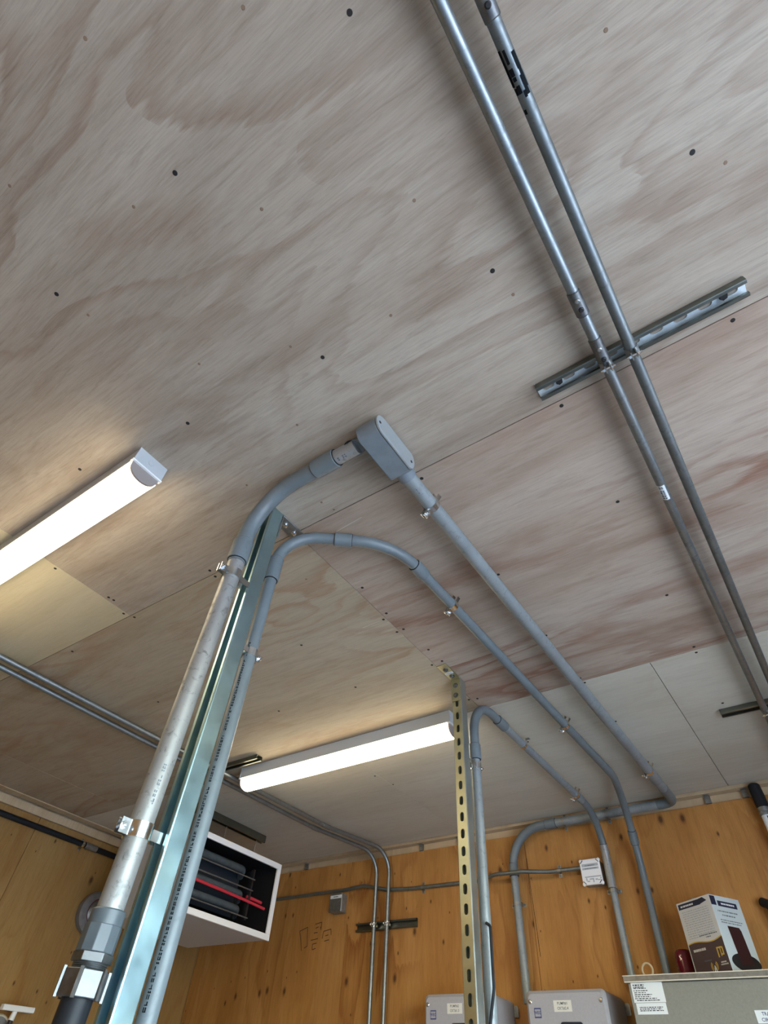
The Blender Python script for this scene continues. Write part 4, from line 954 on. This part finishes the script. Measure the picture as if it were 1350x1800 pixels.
# right edge: two upright rods against the back wall
rd = thing('capped_rod', 'upright pale rod with black cap and steel collar at the right edge', 'rod', (-0.148, 3.2, -CH))
q = MB(); q.lathe((-0.148, 3.200, 1.100), Z, [(0.026, 0), (0.0275, 0.02), (0.026, 0.10), (0.020, 0.107), (0.0, 0.108)], 22); q.build('cap', 'rubber_black', rd)
q = MB(); q.lathe((-0.148, 3.200, 1.066), Z, [(0.024, 0), (0.027, 0.003), (0.027, 0.012), (0.023, 0.016), (0.026, 0.02), (0.026, 0.034)], 22); q.build('collar', 'steel_dull', rd)
q = MB(); q.cyl((-0.148, 3.200, 0.4790), (-0.148, 3.200, 1.067), 0.022, 22); q.build('rod', 'label_white', rd)
q = MB(); q.box(-0.146, -0.142, 3.1765, 3.1785, 0.80, 1.06); q.build('seam', 'ink', rd)
rd['label'] = 'upright pale rod with black cap and steel collar at the right edge'
q = MB(); q.tube(bend([(-0.300, 3.225, 0.752), (-0.275, 3.20, 0.735), (-0.235, 3.19, 0.60), (-0.22, 3.19, 0.4790)], [0.02, 0.1]), 0.018, 16)
tag(q.build('rubber_hose_end', 'rubber_black'), 'black hose end poking in beside the carton at the right edge', 'hose')

# ================================================================== heater
ht = thing('unit_heater', 'white unit heater with open dark front hung below the ceiling', 'heater', (-3.04, 2.4, 0.665))
x0, x1, y0, y1, z0, z1, th = -3.36, -2.70, 2.085, 2.715, 0.664, 1.024, 0.003
q = MB(); q.box(x0, x1 - 0.002, y0, y1, z0, z0 + th); q.box(x0, x1 - 0.002, y0, y1, z1 - th, z1); q.box(x0, x1 - 0.002, y0, y0 + th, z0, z1); q.box(x0, x1 - 0.002, y1 - th, y1, z0, z1); q.box(x0, x0 + th, y0, y1, z0, z1)
q.build('cabinet', 'white_enamel', ht, bevel=0.002)
q = MB(); fw = 0.024; e_ = 0.004
q.box(x1 - 0.012, x1, y0 - e_, y1 + e_, z0 - e_, z0 + fw); q.box(x1 - 0.012, x1, y0 - e_, y1 + e_, z1 - fw, z1 + e_); q.box(x1 - 0.012, x1, y0 - e_, y0 + fw, z0 + fw, z1 - fw); q.box(x1 - 0.012, x1, y1 - fw, y1 + e_, z0 + fw, z1 - fw)
q.build('front_frame', 'white_paint', ht, bevel=0.0015)
q = MB(); i_ = 0.004; q.box(x0 + i_, x1 - 0.014, y0 + i_, y1 - i_, z0 + i_, z0 + i_ + 0.002); q.box(x0 + i_, x1 - 0.014, y0 + i_, y1 - i_, z1 - i_ - 0.002, z1 - i_); q.box(x0 + i_, x1 - 0.014, y0 + i_, y0 + i_ + 0.002, z0 + i_, z1 - i_); q.box(x0 + i_, x1 - 0.014, y1 - i_ - 0.002, y1 - i_, z0 + i_, z1 - i_); q.box(x0 + i_, x0 + i_ + 0.002, y0 + i_, y1 - i_, z0 + i_, z1 - i_)
q.build('lining', 'black_paint', ht)
q = MB(); q.box(-2.86, -2.85, y0 + 0.03, 2.545, z0 + 0.075, z1 - 0.05); q.build('baffle', 'heat_panel', ht)
for (zz, xx, r) in ((0.955, -2.79, 0.020), (0.835, -2.77, 0.018), (0.765, -2.77, 0.018)):
    q = MB(); q.tube(bend([(xx, y0 + 0.03, zz), (xx, 2.50, zz), (xx - 0.05, 2.535, zz - 0.02)], [0.03]), r, 16); q.build('heating_tube', 'heat_element', ht)
for zz in (0.915, 0.862, 0.735):
    q = MB(); q.cyl((-2.742, y0 + 0.02, zz), (-2.742, 2.565, zz), 0.0035, 8); q.build('guard_rod', 'steel_dull', ht)
q = MB(); q.box(-2.765, -2.745, 2.548, 2.560, z0 + 0.06, z1 - 0.06); q.build('rod_bracket', 'black_paint', ht)
q = MB(); q.tube([(-2.745, y0 + 0.02, 0.818), (-2.745, 2.35, 0.814), (-2.74, 2.53, 0.808), (-2.735, 2.672, 0.800)], 0.0072, 10); q.build('red_wire', 'red_wire', ht)
q = MB(); q.tube([(-2.76, 2.545, 0.832), (-2.755, 2.60, 0.830), (-2.75, 2.655, 0.826)], 0.008, 10); q.build('red_wire', 'red_wire', ht)
for yy in (2.12, 2.42, 2.68):
    q = MB(); q.cyl((-2.925, yy, z1 - 0.001), (-2.925, yy, H - 0.006), 0.004, 10); q.build('hanger_rod', 'bright_steel', ht)

# ================================================================== left wall fittings
lp = thing('black_conduit', 'black conduit strapped along the top of the left wall', 'conduit', (LWX + 0.035, 1.5, 1.08))
runK = Run(bend([(LWX + 0.032, FWY + 0.02, 1.108), (LWX + 0.032, 1.0, 1.108), (LWX + 0.032, BWY - 0.1, 1.104)], [1.0]))
runK.pipe('tube', 0, runK.L, 0.0155, 'rubber_black', lp)
tt = runK.near((LWX + 0.03, 2.14, 1.1)); runK.sleeve('coupling', tt - 0.035, tt + 0.05, 0.0185, 'steel_dull', lp); strap(runK, tt - 0.055, 0.0155, -X, lp, 'bright_steel')
hn = thing('round_wall_fitting', 'round grey fitting with a dark red ring on the left wall', 'wall fitting', (LWX + 0.05, 2.38, 0.70))
c = Vector((LWX, 2.345, 0.795))
q = MB(); q.lathe(c, X, [(0.105, 0), (0.112, 0.02), (0.112, 0.05), (0.100, 0.062), (0.074, 0.066), (0.074, 0.045)], 36); q.build('housing', 'horn_grey', hn)
q = MB(); q.torus(c + X * 0.058, X, 0.072, 0.006, 36, 8); q.build('red_ring', 'red_dark', hn)
q = MB(); q.lathe(c + X * 0.030, X, [(0.066, 0), (0.060, 0.02), (0.035, 0.034), (0.0, 0.040)], 28); q.build('diaphragm', 'jb_grey', hn)
sq = thing('t_bar_tool', 'white T-shaped bar on a black handle by the left wall', 'tool', (-3.80, 2.07, -CH))
q = MB(); pts = [(-0.0155, -0.011), (0.0155, -0.011), (0.017, 0.0), (0.0135, 0.012), (-0.0135, 0.012), (-0.017, 0.0)]
hd = Vector((0.0, 1.0, 0.035)).normalized(); q.prism(pts, Vector((-3.80, 1.985, 0.314)), X, hd.cross(X) * -1, hd, 0.175); q.build('head', 'white_paint', sq, bevel=0.002)
q = MB(); q.tube([(-3.80, 2.066, 0.315), (-3.80, 2.060, 0.270)], [0.011, 0.015], 14); q.build('socket', 'white_paint', sq)
q = MB(); q.cyl((-3.80, 2.061, 0.275), (-3.76, 2.0, -CH + 0.005), 0.0125, 14); q.build('handle', 'black_paint', sq)
dk = thing('rimmed_disc', 'grey disc with a cream rim at the lower left corner', 'disc', (-3.85, 2.03, 0.13))
c = Vector((LWX, 2.030, 0.222))
q = MB(); q.lathe(c, X, [(0.066, 0), (0.072, 0.01), (0.072, 0.045), (0.067, 0.052), (0.061, 0.048)], 36); q.build('rim', 'cream_rim', dk)
q = MB(); q.lathe(c + X * 0.0481, X, [(0.0615, 0), (0.0615, 0.0012), (0.0, 0.0016)], 32); q.build('face', 'horn_grey', dk)
